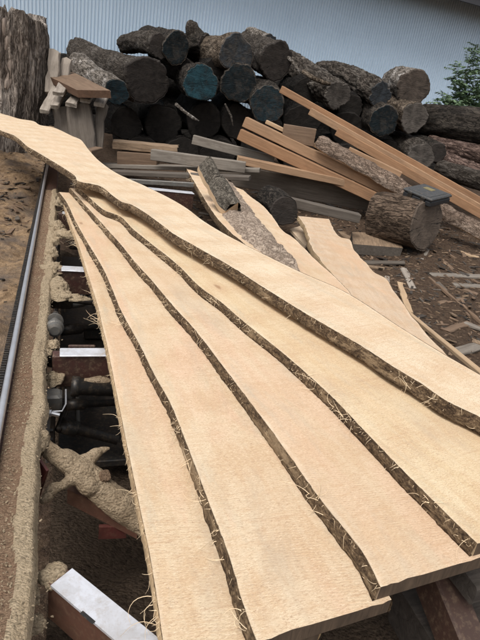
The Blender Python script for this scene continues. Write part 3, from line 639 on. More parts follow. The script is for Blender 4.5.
# ------------------------------------------------------------------ live edge boards
def resamp(pts, y, key=lambda p: p.y):
    for a, b in zip(pts, pts[1:]):
        if key(a) <= y <= key(b): return a.x + (b.x-a.x)*(y-key(a))/max(1e-9, key(b)-key(a))
    return pts[0].x if y < key(pts[0]) else pts[-1].x
def smooth_edge(pts, n=8):
    out = []
    for i in range(len(pts)-1):
        p0, p1, p2, p3 = pts[max(0,i-1)], pts[i], pts[i+1], pts[min(len(pts)-1,i+2)]
        for k in range(n):
            t = k/n; out.append(.5*((2*p1) + (p2-p0)*t + (2*p0-5*p1+4*p2-p3)*t*t + (3*p1-p0-3*p2+p3)*t*t*t))
    return out + [pts[-1]]
def live_board(left, right, th, mat, label, zf, wob=.0015, fib=120, flare=.012, seed=0.0, right_bark=True, long_fib=6, name='live_edge_board', group=None, start_y=None, wane=.0, bark=None):
    """left / right: world points of the top edges from the near end to the far end"""
    near = (left[0]+right[0])/2; far = (left[-1]+right[-1])/2
    yd = far-near; yd.z = 0; yd.normalize()
    org = near.copy(); org.z = zf(near.y) - th
    ang = math.atan2(-yd.x, yd.y); mw = Matrix.Translation(org) @ Matrix.Rotation(ang, 4, 'Z'); iv = mw.inverted()
    def mono(p):
        o = [p[0]]
        for q in p[1:]:
            if q.y > o[-1].y + .0005: o.append(q)
        return o
    l = mono(smooth_edge([iv @ p for p in left])); r = mono(smooth_edge([iv @ p for p in right]))
    yl0, yl1, yr0, yr1 = l[0].y, l[-1].y, r[0].y, r[-1].y
    n = max(30, int((yl1-yl0)/.010)); US = (0,.02,.05,.09,.15,.24,.38,.55,.72,.84,.92,.97,1); m_ = 12
    top = []; bot = []
    for i in range(n+1):
        t = i/n; ya = yl0+(yl1-yl0)*t; yb = yr0+(yr1-yr0)*t
        xa = resamp(l, ya) + wob*fbm(Vector((seed, ya*5, 0)), 4) + wob*.4*noise.noise(Vector((seed, ya*40, 3)))
        xb = resamp(r, yb) + wob*fbm(Vector((seed+20, yb*5, 0)), 4)
        ta = []; tb = []
        for j in range(m_+1):
            u = US[j]; x = xa+(xb-xa)*u; y = ya+(yb-ya)*u
            wy = (mw @ Vector((x, y, 0))).y; z = zf(wy) - org.z
            e = .004*noise.noise(Vector((x*60, seed, 1))) if i in (0, n) else 0
            ta.append((x, y+e, z + .0012*noise.noise(Vector((x*5, y*3, seed))))); tb.append((x, y, z-th))
        top.append(ta); bot.append(tb)
    mb = MB(); mb.grid(top, 0); mb.grid(bot, 0)
    mb.grid([[r_[0] for r_ in top], [r_[0] for r_ in bot]], 0); mb.grid([[r_[-1] for r_ in top], [r_[-1] for r_ in bot]], 0)
    mb.grid([top[0], bot[0]], 1); mb.grid([top[-1], bot[-1]], 1)
    o = mb.build(name, [mat, ENDG], None, mw); tag(o, label, 'board', group)
    at = o.data.attributes.new('edge', 'FLOAT', 'POINT'); ev = []
    for r_ in top: ev += [min(abs(p[0]-r_[0][0]), abs(p[0]-r_[-1][0]) + (0 if right_bark else 1)) for p in r_]
    ev += [0.5]*(len(o.data.vertices)-len(ev)); at.data.foreach_set('value', ev)
    for col_, sg in ((0, -1),) + (((-1, 1),) if right_bark else ()):
        rows = []
        for i in range(n+1):
            a = Vector(top[i][col_]); row = []; y = a.y
            for k in range(8):
                v = k/7; outv = .0012 + flare*v**.8 * (1+.7*fbm(Vector((seed, y*4, v))))
                outv += .0022*math.sin(math.pi*min(1, v*1.05))*(1 + .8*noise.noise(Vector((y*22, v*3, seed)))) + .0026*noise.noise(Vector((y*70, v*5, seed))) + .0016*noise.noise(Vector((y*190, v*14, seed)))*(0 if k == 0 else 1)
                row.append((a.x + sg*outv, y, a.z + .0008 - (th+.0006)*v + (0 if k else .0008*noise.noise(Vector((y*50,1,1))))))
            row.append((a.x - sg*.004, y, a.z - th + .001)); rows.append(row)
        b = MB(); b.grid(rows); be = b.build('bark_edge', bark or BEDGE, o, smooth=True)
    if fib:
        R = random.Random(int(seed*100)+5); b = MB()
        def strand(p, dirv, ln, rad, wild):
            k = 9; pts = [p.copy()]; d_ = dirv.normalized(); ax = Vector((R.uniform(-1,1), R.uniform(-1,1), R.uniform(-1,1))).normalized(); w_ = R.uniform(-wild, wild)
            for q in range(k):
                d_ = (Matrix.Rotation(w_*R.uniform(.3,1.4), 3, ax) @ d_ + Vector((0,0,-.06))).normalized(); pts.append(pts[-1] + d_*ln/k)
            b.tube(pts, [rad*(1-.75*i/k) for i in range(k+1)], 3, caps=False)
        for q in range(int(fib*.5)):                       # loose curls
            i = int(n*R.random()); a = Vector(top[i][0]); v = R.random()**1.3
            p = Vector((a.x - .003 - flare*v, a.y, a.z - th*v*.8))
            strand(p, Vector((R.uniform(-1,.1), R.uniform(-1.4,1.4), R.uniform(-1.0,.35))), R.uniform(.008,.03)*(2.6 if q < long_fib else 1), .0007, .75)
        for q in range(int(fib*1.7)):                       # whiskers hanging over the bark, denser in tufts
            y_ = R.random()
            if noise.noise(Vector((y_*14, seed, 5))) < R.uniform(-.45,.25): continue
            i = int(n*y_); a = Vector(top[i][0])
            strand(Vector((a.x - .001, a.y, a.z - .0005)), Vector((-.55, R.uniform(-.9,.9), -.75)), R.uniform(.006,.024), .00075, .35)
        for c_ in range(11 if fib > 100 else 1):              # clumps of long stringy shreds
            i0 = int(n*R.random()**1.2)
            for q in range(R.randrange(4, 8)):
                i = min(n, max(0, i0 + R.randrange(-3, 4))); a = Vector(top[i][0]); v = R.uniform(0,.8)
                strand(Vector((a.x - .003 - flare*v, a.y, a.z - th*v)), Vector((R.uniform(-1,.3), R.uniform(-1,1), R.uniform(-.5,.8))), R.uniform(.03,.085), .00085, .6)
        fo = b.build('wood_fibres', FIBRE, o, recalc=False); fo['kind'] = 'stuff'
    return o
VE = Vector((.894, .447, 0))
def fan(px, z, width, wfar=None):
    l = [P(x, y, z) for x, y in px]; l.reverse(); n = len(l)
    return l, [p + VE*(width + ((wfar or width) - width)*i/(n-1)) for i, p in enumerate(l)]
E1 = [(64,203),(70,222),(77,240),(85,265),(93,290),(100,315),(107,345),(114,380),(122,420),(132,470),(145,530),(156,590),(163,640),(168,680)]
E2 = [(59,192),(67,203),(76,222),(89,245),(105,272),(120,308),(140,345),(155,375),(171,405),(189,450),(206,495),(227,550),(242,600),(257,642)]
E3 = [(70,188),(88,208),(108,230),(122,246),(135,262),(155,284),(175,308),(195,330),(220,362),(245,395),(277,438),(317,495),(360,548),(381,587)]
E4 = [(76,186),(92,200),(104,210),(121,217),(133,229),(153,245),(178,265),(198,285),(222,303),(242,320),(283,353),(328,393),(378,445),(425,492),(478,544)]
G = 'live edge boards fanned across the mill bed'
for E_, z, wd, k, lb, fb in ((E1,.66,.28,0,'lowest board of the fan, frayed pale edge over the mill bed',200), (E2,.694,.28,1,'second board up in the fan, above the frayed lowest board',200),
                          (E3,.728,.27,2,'middle board of the fan, its corner jutting out over the dark gap',170), (E4,.762,.36,3,'fourth board up, yellowish, directly under the widest top board',190)):
    l, r = fan(E_, z, wd)
    live_board(l, r, .033, SAWN[k], lb, (lambda y, z=z: z), fib=fb, seed=k*11.3+1, flare=.006 if k else .002, group=G, bark=None if k else FRAY)
a5, b5 = .792, .018
z5 = lambda y: a5 + b5*y
L5 = [(-30,110),(-14,120),(0,130),(15,136),(27,146),(37,152),(57,164),(74,175),(78,181),(92,184),(102,187),(112,195),(122,202),(132,205),(147,214),(162,225),(174,234),(195,246),(220,260),(240,272),(260,285),(290,304),(317,320),(360,345),(392,366),(422,384),(447,401),(480,417),(520,440)]
R5 = [(-30,104),(-10,109),(0,113),(10,116),(20,119),(33,121),(40,125),(52,127),(62,131),(72,136),(81,140),(88,149),(96,158),(107,167),(120,175),(145,186),(180,204),(202,220),(225,234),(240,242),(255,250),(300,272),(345,292),(400,327),(440,352),(480,375),(520,400)]
l = [PS(x, y, a5, b5) for x, y in reversed(L5)]; r = [PS(x, y, a5, b5) for x, y in reversed(R5)]
live_board(l, r, .044, SAWN[4], 'widest and longest board on top of the fan, running to the left edge', z5, fib=190, seed=77.7, flare=.007, group=G, long_fib=14)

# slabs lying under the right of the top board
def tilt_slab(px_l, px_r, A, Bn, th, mat, label, name='live_edge_slab', **kw):
    """edge points far to near; z runs linearly in photo rows from A=(py,z) to Bn"""
    zf = lambda py: A[1] + (Bn[1]-A[1])*(py-A[0])/(Bn[0]-A[0])
    l = [P(x, y, zf(y)) for x, y in reversed(px_l)]; r = [P(x, y, zf(y)) for x, y in reversed(px_r)]
    ys = sorted([(p.y, p.z) for p in l+r])
    y0, z0 = ys[0]; y1, z1 = ys[-1]
    k = (z1-z0)/(y1-y0)
    z_ = lambda y: z0 + k*(y-y0)
    # re-project on the plane so that the outline stays right
    a_ = z0 - k*y0
    l = [PS(x, y, a_, k) for x, y in reversed(px_l)]; r = [PS(x, y, a_, k) for x, y in reversed(px_r)]
    return live_board(l, r, th, mat, label, z_, name=name, **kw)
tilt_slab([(298,216),(305,226),(309,238),(311,246),(322,262),(336,278),(352,297),(375,322)], [(329,219),(334,230),(340,237),(350,240),(354,250),(365,262),(374,272),(386,279),(393,290),(402,302),(410,314),(420,326),(432,340),(449,358)], (217,.42), (350,.74), .05, SAWN[5],
          'pale wavy edged slab poking out right of the fan, rough far end', fib=30, seed=31.0, wob=.008, flare=.006, bark=FRAY)
cs = tilt_slab([(186,168),(195,183),(205,200),(218,219),(235,236),(258,254),(284,271),(310,290)], [(243,190),(251,197),(262,205),(272,216),(282,230),(292,237),(302,246),(318,262),(336,278),(352,296)], (166,.60), (292,.73), .05, SAWN[2],
          'pale leaning slab with flaky bark down its left side, carrying two bark chunks', name='bark_slab', fib=15, seed=41.0, wob=.006, flare=.006)
# rumpled flaky bast on the left of that slab
iv = cs.matrix_world.inverted()
Lp = [(196,169),(204,184),(212,201),(223,219),(238,236),(260,253),(285,270),(301,281)]; Rp = [(226,174),(236,187),(244,196),(252,207),(261,220),(275,238),(290,256),(303,278)]
def cs_at(x, y):
    # the slab's top plane, from three of its own points
    p0, p1, p2 = CSP; nrm = (p1-p0).cross(p2-p0); d_ = ray(x, y); return CAM + d_ * ((p0-CAM).dot(nrm)/d_.dot(nrm))
vv = [cs.matrix_world @ v.co for v in cs.data.vertices]; CSP = (vv[0], vv[12], vv[13*60])
b = MB(); rows = []
for i in range(100):
    t = i/99*7; k_ = min(6, int(t)); u_ = t-k_; row = []
    for j in range(26):
        w_ = j/25; f_ = lambda e: Vector((e[k_][0]*(1-u_)+e[k_+1][0]*u_, e[k_][1]*(1-u_)+e[k_+1][1]*u_, 0))
        q = f_(Lp)*(1-w_) + f_(Rp)*w_; p = iv @ cs_at(q.x, q.y)
        ed_ = min(1, min(w_, 1-w_)*5, i/6, (99-i)/6)
        p.x += .012*noise.noise(Vector((p.x*9, p.y*14, 4)))
        p.z += -.004 + ed_*(.028*math.sin(math.pi*w_) + .012 + .016*fbm(Vector((p.x*14, p.y*9, 2)), 4) + .008*(1-abs(noise.noise(Vector((p.x*36, p.y*22, 5))))*2))
        row.append(p)
    rows.append(row)
b.grid(rows); b.build('bast', BARKS['slab'], cs, smooth=True)
for (x0,y0,x1,y1,D,D1,wd,lb,sd) in ((210,157,219,177,4.5,4.32,.17,'upper olive grey bark chunk on the pale leaning slab',5), (222,176,238,203,4.2,3.95,.20,'lower rounder bark chunk on the pale leaning slab',15)):
    bark_slab('bark_chunk', PD(x0,y0,D), PD(x1,y1,D1), wd, .13, (.35,-.25,.9), lb, bark='chunk', seed=sd, amp=.012, cat='bark chunk')
quadslab('wood_scrap', [PG(290,229,.25), PG(306,224,.25), PG(310,240,.25), PG(305,246,.25)], .03, SAWN[5], 'small pale triangular offcut left of the wavy slab', 'scrap')
beam('wood_strip', P(381,289,.36), P(484,373,.66), .03, .02, TANL, 'thin pale strip leaning along the right of the wavy slab', 'strip', jit=.003, endmat=SAWN[3])

# ------------------------------------------------------------------ scraps on the dirt
def scrap(x0, y0, x1, y1, wd, th, mat, label, cat='scrap', rag=.05, lift=.012, name='wood_scrap'):
    a = PG(x0, y0, lift); b = PG(x1, y1, lift)
    return beam(name, a, b, wd, th, mat, label, cat, 'scraps lying on the dirt', jit=.012, ragged=rag)
q = PG(377,252,.12)
quadslab('wood_chunk', [PG(353,244,.13), PG(403,248,.12), PG(395,233,.13), PG(352,232,.13)], .12, MUDW, 'broken wedge of split wood in front of the log round', 'wood chunk', sidemat=GREYD)
scrap(431,274,500,276,.12,.03,GREYW,'pale grey board lying on the dirt, farther of two')
scrap(454,284,500,287,.11,.03,GREYW,'pale grey board lying on the dirt, nearer of two')
scrap(430,277,490,328,.03,.03,BROWNW,'thin brown pole lying across the dirt', cat='pole')
scrap(404,268,412,287,.07,.02,PALEW,'short pale wedge on the dirt below the broken split wood')
scrap(387,276,389,291,.05,.02,PALEW,'tiny pale peg standing out of the scraps beside the wavy slab')
scrap(400,282,410,312,.06,.02,TANL,'narrow tan offcut lying beside the wavy slab')
scrap(362,262,405,262,.10,.02,GREYD,'dark strip lying just under the broken split wood')
scrap(360,264,384,268,.08,.02,MUDW,'muddy sliver between the wavy slab and the broken split wood')
scrap(421,259,428,249,.06,.02,GREYW,'small grey chip at the foot of the log round')
scrap(462,252,500,262,.14,.05,TANL,'tan board end lying in the dirt past the log round')
scrap(474,244,500,250,.10,.04,GREYW,'grey board end behind the tan board end in the dirt')
scrap(440,302,465,298,.05,.02,BROWNW,'brown splinter in the dirt below the two grey boards')
scrap(455,352,480,345,.10,.02,GREYW,'flat grey offcut in the dirt just past the thin pale strip')
scrap(445,330,470,322,.07,.02,BROWNW,'flat brown offcut near the lower end of the brown pole')
scrap(338,228,352,240,.12,.05,MUDW,'shaded muddy offcut behind the wavy slab')
scrap(465,322,500,335,.06,.02,GREYW,'thin grey strip in the dirt at the end of the brown pole')

# chips and twigs, too many to count
def chips(name, regions, mats, seed, label):
    R = random.Random(seed); mb = MB()
    for (x0,x1,y0,y1,cnt,smin,smax) in regions:
        for _ in range(cnt):
            x, y = R.uniform(x0,x1), R.uniform(y0,y1); z = gz(x,y)
            ln = R.uniform(smin,smax); wd = ln*R.uniform(.12,.5); th = R.uniform(.003,.012); a = R.uniform(0,6.28)
            M_ = Matrix.Translation((x,y,z+th*.6)) @ Matrix.Rotation(a,4,'Z') @ Matrix.Rotation(R.uniform(-.3,.3),4,'X') @ Matrix.Rotation(R.uniform(-.3,.3),4,'Y')
            k = [(-wd/2*R.uniform(.3,1),-ln/2),(wd/2*R.uniform(.5,1),-ln/2*R.uniform(.6,1)),(wd/2*R.uniform(.3,1),ln/2),(-wd/2*R.uniform(.5,1),ln/2*R.uniform(.6,1))]
            vs_ = [M_ @ Vector((p[0],p[1],zz)) for zz in (-th/2,th/2) for p in k]
            mb.add(vs_, [(0,3,2,1),(4,5,6,7),(0,1,5,4),(1,2,6,5),(2,3,7,6),(3,0,4,7)], R.randrange(len(mats)))
    o = mb.build(name, mats); tag(o, label, 'debris', None, 'stuff'); return o
chips('wood_chips', [(.7,5.5,2.6,8.5,5200,.012,.09),(.7,5.5,2.6,8.5,420,.07,.24),(-3,.9,4.5,8.0,900,.03,.16),(-4.5,-1.2,1.5,8,1100,.01,.05)],
      [BROWNW, MUDW, BROWNW, GREYD, BROWNW, BLOCKD, BLOCKD], 4, 'loose chips, bark bits and splinters strewn over the dirt')

# ------------------------------------------------------------------ sawmill
TH = math.radians(20.8); UU = Vector((-math.sin(TH), math.cos(TH), 0)); VV = Vector((math.cos(TH), math.sin(TH), 0))
OFF = Vector((.35, 2.2, 0))
mill = empty('sawmill', VV*OFF.x + UU*OFF.y, TH)
tag(mill, 'rusty sawmill bed with toothed steel rail, cross bunks and log clamps under the fanned boards', 'sawmill')
def ML(x, y, z):                        # photo pixel at height z -> mill coordinates
    p = P(x, y, z); return Vector((p.dot(VV), p.dot(UU), p.z)) - OFF
def mv(v, u, z): return Vector((v, u, z)) - OFF
class KB(MB):
    def mbox(s, lo, hi, mi=0, c=.003): s.box(mv(*lo), mv(*hi), mi, c)
# rail and rack
b = KB(); b.tube([mv(-.150, -.3 + k*.25, .612) for k in range(32)], .0105, 10); b.build('rail', STEEL, mill, smooth=True)
b = KB(); b.mbox((-.178,-.3,.588), (-.160,7.4,.602))
u = -.2
while u < 5.6:
    b.mbox((-.177,u,.602), (-.162,u+.0085,.615), 0, 0); u += .016
b.build('chain', DARKM, mill)
b = KB(); b.mbox((-.182,-.3,.44), (-.046,7.4,.585), c=.006); b.build('side_beam', RUST, mill)
b = KB(); b.mbox((.84,1.6,.44), (.96,4.2,.575), c=.006); b.build('side_beam', RUST, mill)
for (v, u) in ((-.1,.9),(-.1,4.2),(-.1,6.8),(.9,2.2),(.9,4.0)):
    b = KB(); b.mbox((v-.04,u-.04,-.1), (v+.04,u+.04,.44)); b.build('leg', BROWNM, mill)
for (px, py, hw, zt) in ((60,268,.036,.60), (60,352,.03,.60), (70,213,.03,.60)):
    u0 = ML(px, py, zt).y + OFF.y
    b = KB(); b.mbox((-.024,u0-hw*.75,.47), (.97,u0+hw*.75,zt-.005)); k = b.build('bunk', RUST, mill)
    b = KB(); b.mbox((-.0 if px < 100 else .2,u0-hw,zt-.005), (.985,u0+hw,zt+.001), c=.002); b.build('wear_strip', ALU, k)
u0 = ML(184,192,.62).y + OFF.y; v1 = ML(192,192,.62).x + OFF.x
b = KB(); b.mbox((v1-.5,u0-.05,.40), (v1,u0+.05,.615)); k = b.build('bunk', RUST, mill)
b = KB(); b.mbox((v1-.5,u0-.055,.615), (v1+.004,u0+.055,.622), c=.002); b.build('wear_strip', ALU, k)
pu = ML(90,462,.15).y + OFF.y; b = KB(); b.mbox((.0,pu,.12), (.83,4.2,.15)); b.mbox((-.03,pu,.15),(-.012,4.2,.40)); b.build('pit_shade_sheet', DARKM, mill)  # black sheets added under the bunks, standing in for the pit's deep shade
# roller
b = KB(); c0 = ML(55,325,.585)
rol = [(-.055,.016),(-.05,.03),(-.036,.032),(-.034,.017),(.0,.016),(.012,.017),(.014,.033),(.03,.034),(.034,.03),(.05,.028),(.055,.018)]
b.tube([c0 + Vector((.0, -y*1.0, 0)) for y, r_ in rol], [r_ for y, r_ in rol], 24); rl = b.build('roller', GREYM, mill, smooth=False)
b = KB(); b.tube([c0 + Vector((0,.03,0)), c0 + Vector((-.0,.13,-.01))], .014, 8); b.build('axle_bolt', DARKM, rl)
# hydraulic cylinder and its bracket
a = ML(72,386,.50); e = ML(132,389,.50)
b = KB(); b.tube([a, a.lerp(e,.12), a.lerp(e,.13), e], [.036,.036,.03,.03], 20, jit=.04, nz=20); b.build('hydraulic_cylinder', DARKM, mill, smooth=True)
b = KB(); b.tube([a.lerp(e,.2)+Vector((0,0,.022)), a.lerp(e,.45)+Vector((0,0,.026)), a.lerp(e,.75)+Vector((0,0,.02))], [.008,.016,.008], 14, jit=.7, nz=50); b.build('rust_crust', DUSTO, mill, smooth=True)
b = KB(); a = ML(70,360,.56); b.box(a + Vector((-.012,-.02,-.20)), a + Vector((.012,.02,0)), 0, .004); b.build('bracket', GREYM, mill)
# block on the beam with its wire loop
a = ML(53,392,.50); b = KB(); b.box(a + Vector((-.038,-.03,-.06)), a + Vector((.03,.03,.0)), 0, .008); k = b.build('latch_block', GREYM, mill)
b = KB(); b.tube([a+Vector((-.035,-.034,-.03)), a+Vector((-.02,-.05,-.045)), a+Vector((.03,-.05,-.045)), a+Vector((.042,-.03,-.03)), a+Vector((.042,.03,-.01))], .0035, 8); b.build('wire_loop', STEEL, k)
a = ML(38,413,.50); b = KB(); b.tube([a, a+Vector((.04,-.005,0)), a+Vector((.041,-.005,0)), a+Vector((.065,-.01,-.005))], [.012,.012,.008,.007], 12); b.build('grease_fitting', STEEL, mill)
for (x,y,z,s) in ((62,300,.5,.05),(57,360,.5,.035),(95,330,.2,.06),(100,300,.2,.05),(75,245,.4,.04)):
    a = ML(x,y,z); b = KB(); b.box(a+Vector((-s,-s*.6,-s*.7)), a+Vector((s,s*.6,s*.5)), 0, .006); b.tube([a+Vector((s,0,0)), a+Vector((s*3.4,.01,-.01))], s*.3, 10); b.build('fitting', DARKM, mill)
b = KB(); a = ML(75,300,.36); b.tube([a, a+Vector((.1,.1,.02)), a+Vector((.14,.4,.0)), a+Vector((.3,.7,-.03)), a+Vector((.34,1.1,-.02))], .014, 10); b.build('hose', DARKM, mill, smooth=True)
b = KB(); a = ML(58,430,.3); b.tube([a, a+Vector((.05,.2,.03)), a+Vector((.12,.35,-.02)), a+Vector((.2,.6,.02))], .012, 10); b.build('hose', DARKM, mill, smooth=True)
for (x,y,z,dx,dy,dz) in ((66,290,.52,.006,.05,.10),(82,345,.56,.05,.006,.10),(64,372,.50,.006,.04,.09),(90,372,.45,.06,.006,.07),(48,425,.42,.006,.05,.12)):
    a = ML(x,y,z); b = KB(); b.box(a+Vector((-dx,-dy,-dz)), a+Vector((dx,dy,0)), 0, .003)
    k = b.build('bracket', GREYM if x != 82 else RUST, mill)
    for q in (-.5, .5):
        b = KB(); o_ = a+Vector((0 if dx < dy else dx*q, 0 if dy < dx else dy*q, -dz*.35)); ax = Vector((1,0,0)) if dx < dy else Vector((0,-1,0)); b.tube([o_-ax*.002, o_+ax*.016], .009, 6); b.build('bolt', DARKM, k)
for (x,y,z,x2,y2,z2,r_) in ((70,305,.45,110,300,.40,.012),(62,330,.38,120,325,.34,.018),(66,405,.40,125,402,.36,.014),(60,425,.30,118,440,.25,.02),(75,350,.40,78,430,.25,.010)):
    b = KB(); a = ML(x,y,z); e = ML(x2,y2,z2); b.tube([a, a.lerp(e,.3), a.lerp(e,.31), e], [r_*1.5, r_*1.5, r_, r_], 14); b.build('rod', GREYM if r_ < .013 else DARKM, mill, smooth=True)
# sawdust covered clamp arm
b = KB()
def lump(c, r_, sq=1.0, mb_=None):
    rows = []
    for i in range(9):
        ph = math.pi*i/8; rows.append([c + Vector((math.cos(2*math.pi*k/14)*math.sin(ph), math.sin(2*math.pi*k/14)*math.sin(ph), math.cos(ph)*sq))*r_ for k in range(14)])
    (mb_ or b).grid(rows, 0, True)
def arm(pl, rl_):
    pt = smooth_edge([ML(x, y, z) for x, y, z in pl], 14)
    for i, p in enumerate(pt):
        t = i/(len(pt)-1)*(len(rl_)-1); k_ = min(len(rl_)-2, int(t)); r_ = rl_[k_] + (rl_[k_+1]-rl_[k_])*(t-k_)
        lump(p + Vector((0,0,.006*noise.noise(p*30))), r_*(1 + .07*fbm(p*30, 3)))
arm([(26,424,.555),(34,437,.552),(45,447,.54),(60,458,.52),(78,470,.49),(90,484,.46)], [.030,.026,.022,.026,.034,.034])
arm([(80,465,.49),(91,458,.50),(99,451,.508),(103,449,.512),(109,448,.514)], [.030,.019,.013,.010,.004])
arm([(82,474,.475),(68,481,.48),(60,486,.478),(54,489,.475),(48,496,.472),(44,499,.47)], [.026,.016,.012,.016,.014,.012])
arm([(66,458,.51),(80,469,.488),(92,481,.455),(106,494,.42),(124,508,.38),(150,525,.33)], [.024,.034,.038,.040,.042,.044])
o = b.build('clamp_arm', m_dust('dust caked iron', (.64,.50,.345), (.40,.30,.195), (.30,.22,.14), .9, .010), mill, smooth=True)
rm = o.modifiers.new('remesh', 'REMESH'); rm.mode = 'VOXEL'; rm.voxel_size = .0028; rm.use_smooth_shade = True
dm = o.modifiers.new('crumbs', 'DISPLACE'); tx = bpy.data.textures.new('crumbs', 'CLOUDS'); tx.noise_scale = .014; tx.noise_depth = 4; dm.texture = tx; dm.texture_coords = 'LOCAL'; dm.strength = .005; dm.mid_level = .5
b = KB(); a = ML(101,476,.475); b.tube([a+Vector((.012,-.012,.012)), a+Vector((-.004,.0,-.012)), a+Vector((-.01,.01,-.03))], [.017,.021,.021], 20, jit=.15, nz=60); b.build('pivot_pin', DUSTM, o)
# red gusset, bar and tab
b = KB(); p0 = ML(35,450,.56); p1 = ML(49,470,.53); p2 = ML(39,500,.40); p3 = ML(34,498,.42)
tk = Vector((.006,.004,0)); b.add([p0,p1,p2,p3,p0-tk,p1-tk,p2-tk,p3-tk], [(0,1,2,3),(7,6,5,4),(0,4,5,1),(1,5,6,2),(2,6,7,3),(3,7,4,0)]); b.build('gusset', REDP, mill)
def bar(pa, pb, w_, h_, name, mt):
    b = KB(); d_ = (pb-pa).normalized(); s_ = d_.cross(Vector((0,0,1))).normalized()*w_/2; up = Vector((0,0,h_))
    b.add([pa-s_,pa+s_,pb+s_,pb-s_,pa-s_-up,pa+s_-up,pb+s_-up,pb-s_-up], [(0,1,2,3),(7,6,5,4),(0,4,5,1),(1,5,6,2),(2,6,7,3),(3,7,4,0)])
    return b.build(name, mt, mill)
bar(ML(70,486,.42), ML(140,522,.36), .03, .05, 'arm_bar', BROWNM)
bar(ML(99,526,.33), ML(127,525,.33), .012, .045, 'stop_tab', REDP)
# loader beam in front, bright cap
zt = .555; p = [ML(67,566,zt), ML(48,583,zt), ML(130,652,zt), ML(172,652,zt)]
pa = (p[0]+p[1])/2; pb = (p[2]+p[3])/2; pb = pa + (pb-pa)*1.5
o = bar(pa - Vector((0,0,.004)), pb - Vector((0,0,.004)), (p[0]-p[1]).length*.9, .10, 'loader_beam', BROWNM)
b = KB(); d_ = (pb-pa).normalized(); s_ = d_.cross(Vector((0,0,1))).normalized()*(p[0]-p[1]).length*.53
na = pa + d_*.012; T3 = Vector((0,0,.003)); nq = na + (pb-na)*.0
b.add([na-s_+T3, na+s_+T3, pb+s_+T3, pb-s_+T3, na-s_-T3, na+s_-T3, pb+s_-T3, pb-s_-T3], [(0,1,2,3),(7,6,5,4),(0,4,5,1),(1,5,6,2),(2,6,7,3),(3,7,4,0)]); b.build('cap_plate', ALU, o)
b = KB(); c_ = ML(88,617,zt+.004); 
e1 = d_*.022; e2 = d_.cross(Vector((0,0,1))).normalized()
if (ML(88,630,zt)-c_).dot(e2) < 0: e2 = -e2
b.add([c_-e1*.8-e2*.003, c_+e1*.8-e2*.003, c_+e1*.8+e2*.005, c_-e1*.8+e2*.005], [(0,1,2,3)]); b.build('notch', DARKM, o)
b = KB(); hw_ = (p[0]-p[1]).length/2
for q in range(26):
    t = q/25; c_ = pa - d_*(.036 - .05*t*.9) + s_*CRD.uniform(-.55,.55) + Vector((0,0,-.020 + .012*math.sin(t*3.1)))
    lump(c_, hw_*(.42 + .25*math.sin(t*3.1))*CRD.uniform(.75,1.1), .8, b)
k = b.build('dust_cap', DUST, o, smooth=True)
rm = k.modifiers.new('remesh', 'REMESH'); rm.mode = 'VOXEL'; rm.voxel_size = .0025; rm.use_smooth_shade = True
dm = k.modifiers.new('crumbs', 'DISPLACE'); dm.texture = tx; dm.texture_coords = 'LOCAL'; dm.strength = .006
for (x, y) in ((455,578), (430,600)):
    pass
# right hand support under the board ends
sup = beam('steel_post', P(446,572,.56), P(484,660,.50), .07, .10, m_paintmetal('dirty red brown steel', (.05,.026,.019), (.035,.022,.016), .6, dust=.2), 'rust brown beam under the right corner of the fan', 'beam', jit=.001)
beam('wood_block', P(414,612,.40), P(476,596,.42), .16, .14, BLOCKD, 'dark weathered block in the gap below the board ends', 'block', jit=.008)
beam('wood_block', P(462,570,.62), P(500,560,.62), .10, .05, BLOCKD, 'grey chunk at the right edge under the fourth board', 'block', jit=.012)

# sawdust lying on the mill (one drift over the side beam, crumbs on blocks)
b = MB(); rows = []; R = random.Random(3)
uu = -.25
while uu < 4.6:
    row = []
    for k in range(22):
        t = k/21; v = -.137 + t*(.137 - .040 + .010*noise.noise(Vector((uu*9, 3, 0))) + .004*noise.noise(Vector((uu*31, 5, 0))) + .02*max(0, noise.noise(Vector((uu*3.3, 8, 0)))))
        heap = sm((t-.34 + .34*noise.noise(Vector((uu*4.5, 2, 7))))/.3)*sm((1.02-t)/.16)
        hh = .002 + .011*heap*(.75 + .8*fbm(Vector((uu*5, t*2, 5)), 3)) + .0035*(1+noise.noise(Vector((uu*42, v*60, 1))))*(.25+heap) + .0016*noise.noise(Vector((uu*120, v*140, 1)))*(.3+heap)
        zz = .5865 + max(0, hh) - (0.014*sm((t-.9)/.1))
        w_ = VV*v + UU*uu; row.append((w_.x, w_.y, zz))
    rows.append(row); uu += .011
for i_ in range(len(rows)-1):
    for k_ in range(21):
        b.add([rows[i_][k_], rows[i_][k_+1], rows[i_+1][k_+1], rows[i_+1][k_]], [(0,1,2,3)], 1 if k_/21 + .10*noise.noise(Vector((i_*.06, k_*.4, 1))) + .10*noise.noise(Vector((i_*.35, k_*1.3, 4))) < .52 else 0)
def blob(px, py, z, sx_, sy_, sz_, seed):
    c_ = P(px, py, z); rr = []
    for i in range(15):
        ph = math.pi/2*i/14; row = []
        for k in range(26):
            th = 2*math.pi*k/26; q = Vector((math.cos(th)*math.sin(ph+.02)*sx_, math.sin(th)*math.sin(ph+.02)*sy_, math.cos(ph)*sz_)); q *= 1 + .45*fbm(q*38 + Vector((seed,0,0)), 3)
            row.append(c_ + VV*q.x + UU*q.y + Vector((0,0,q.z)))
        rr.append(row)
    b.grid(rr, 0, True)
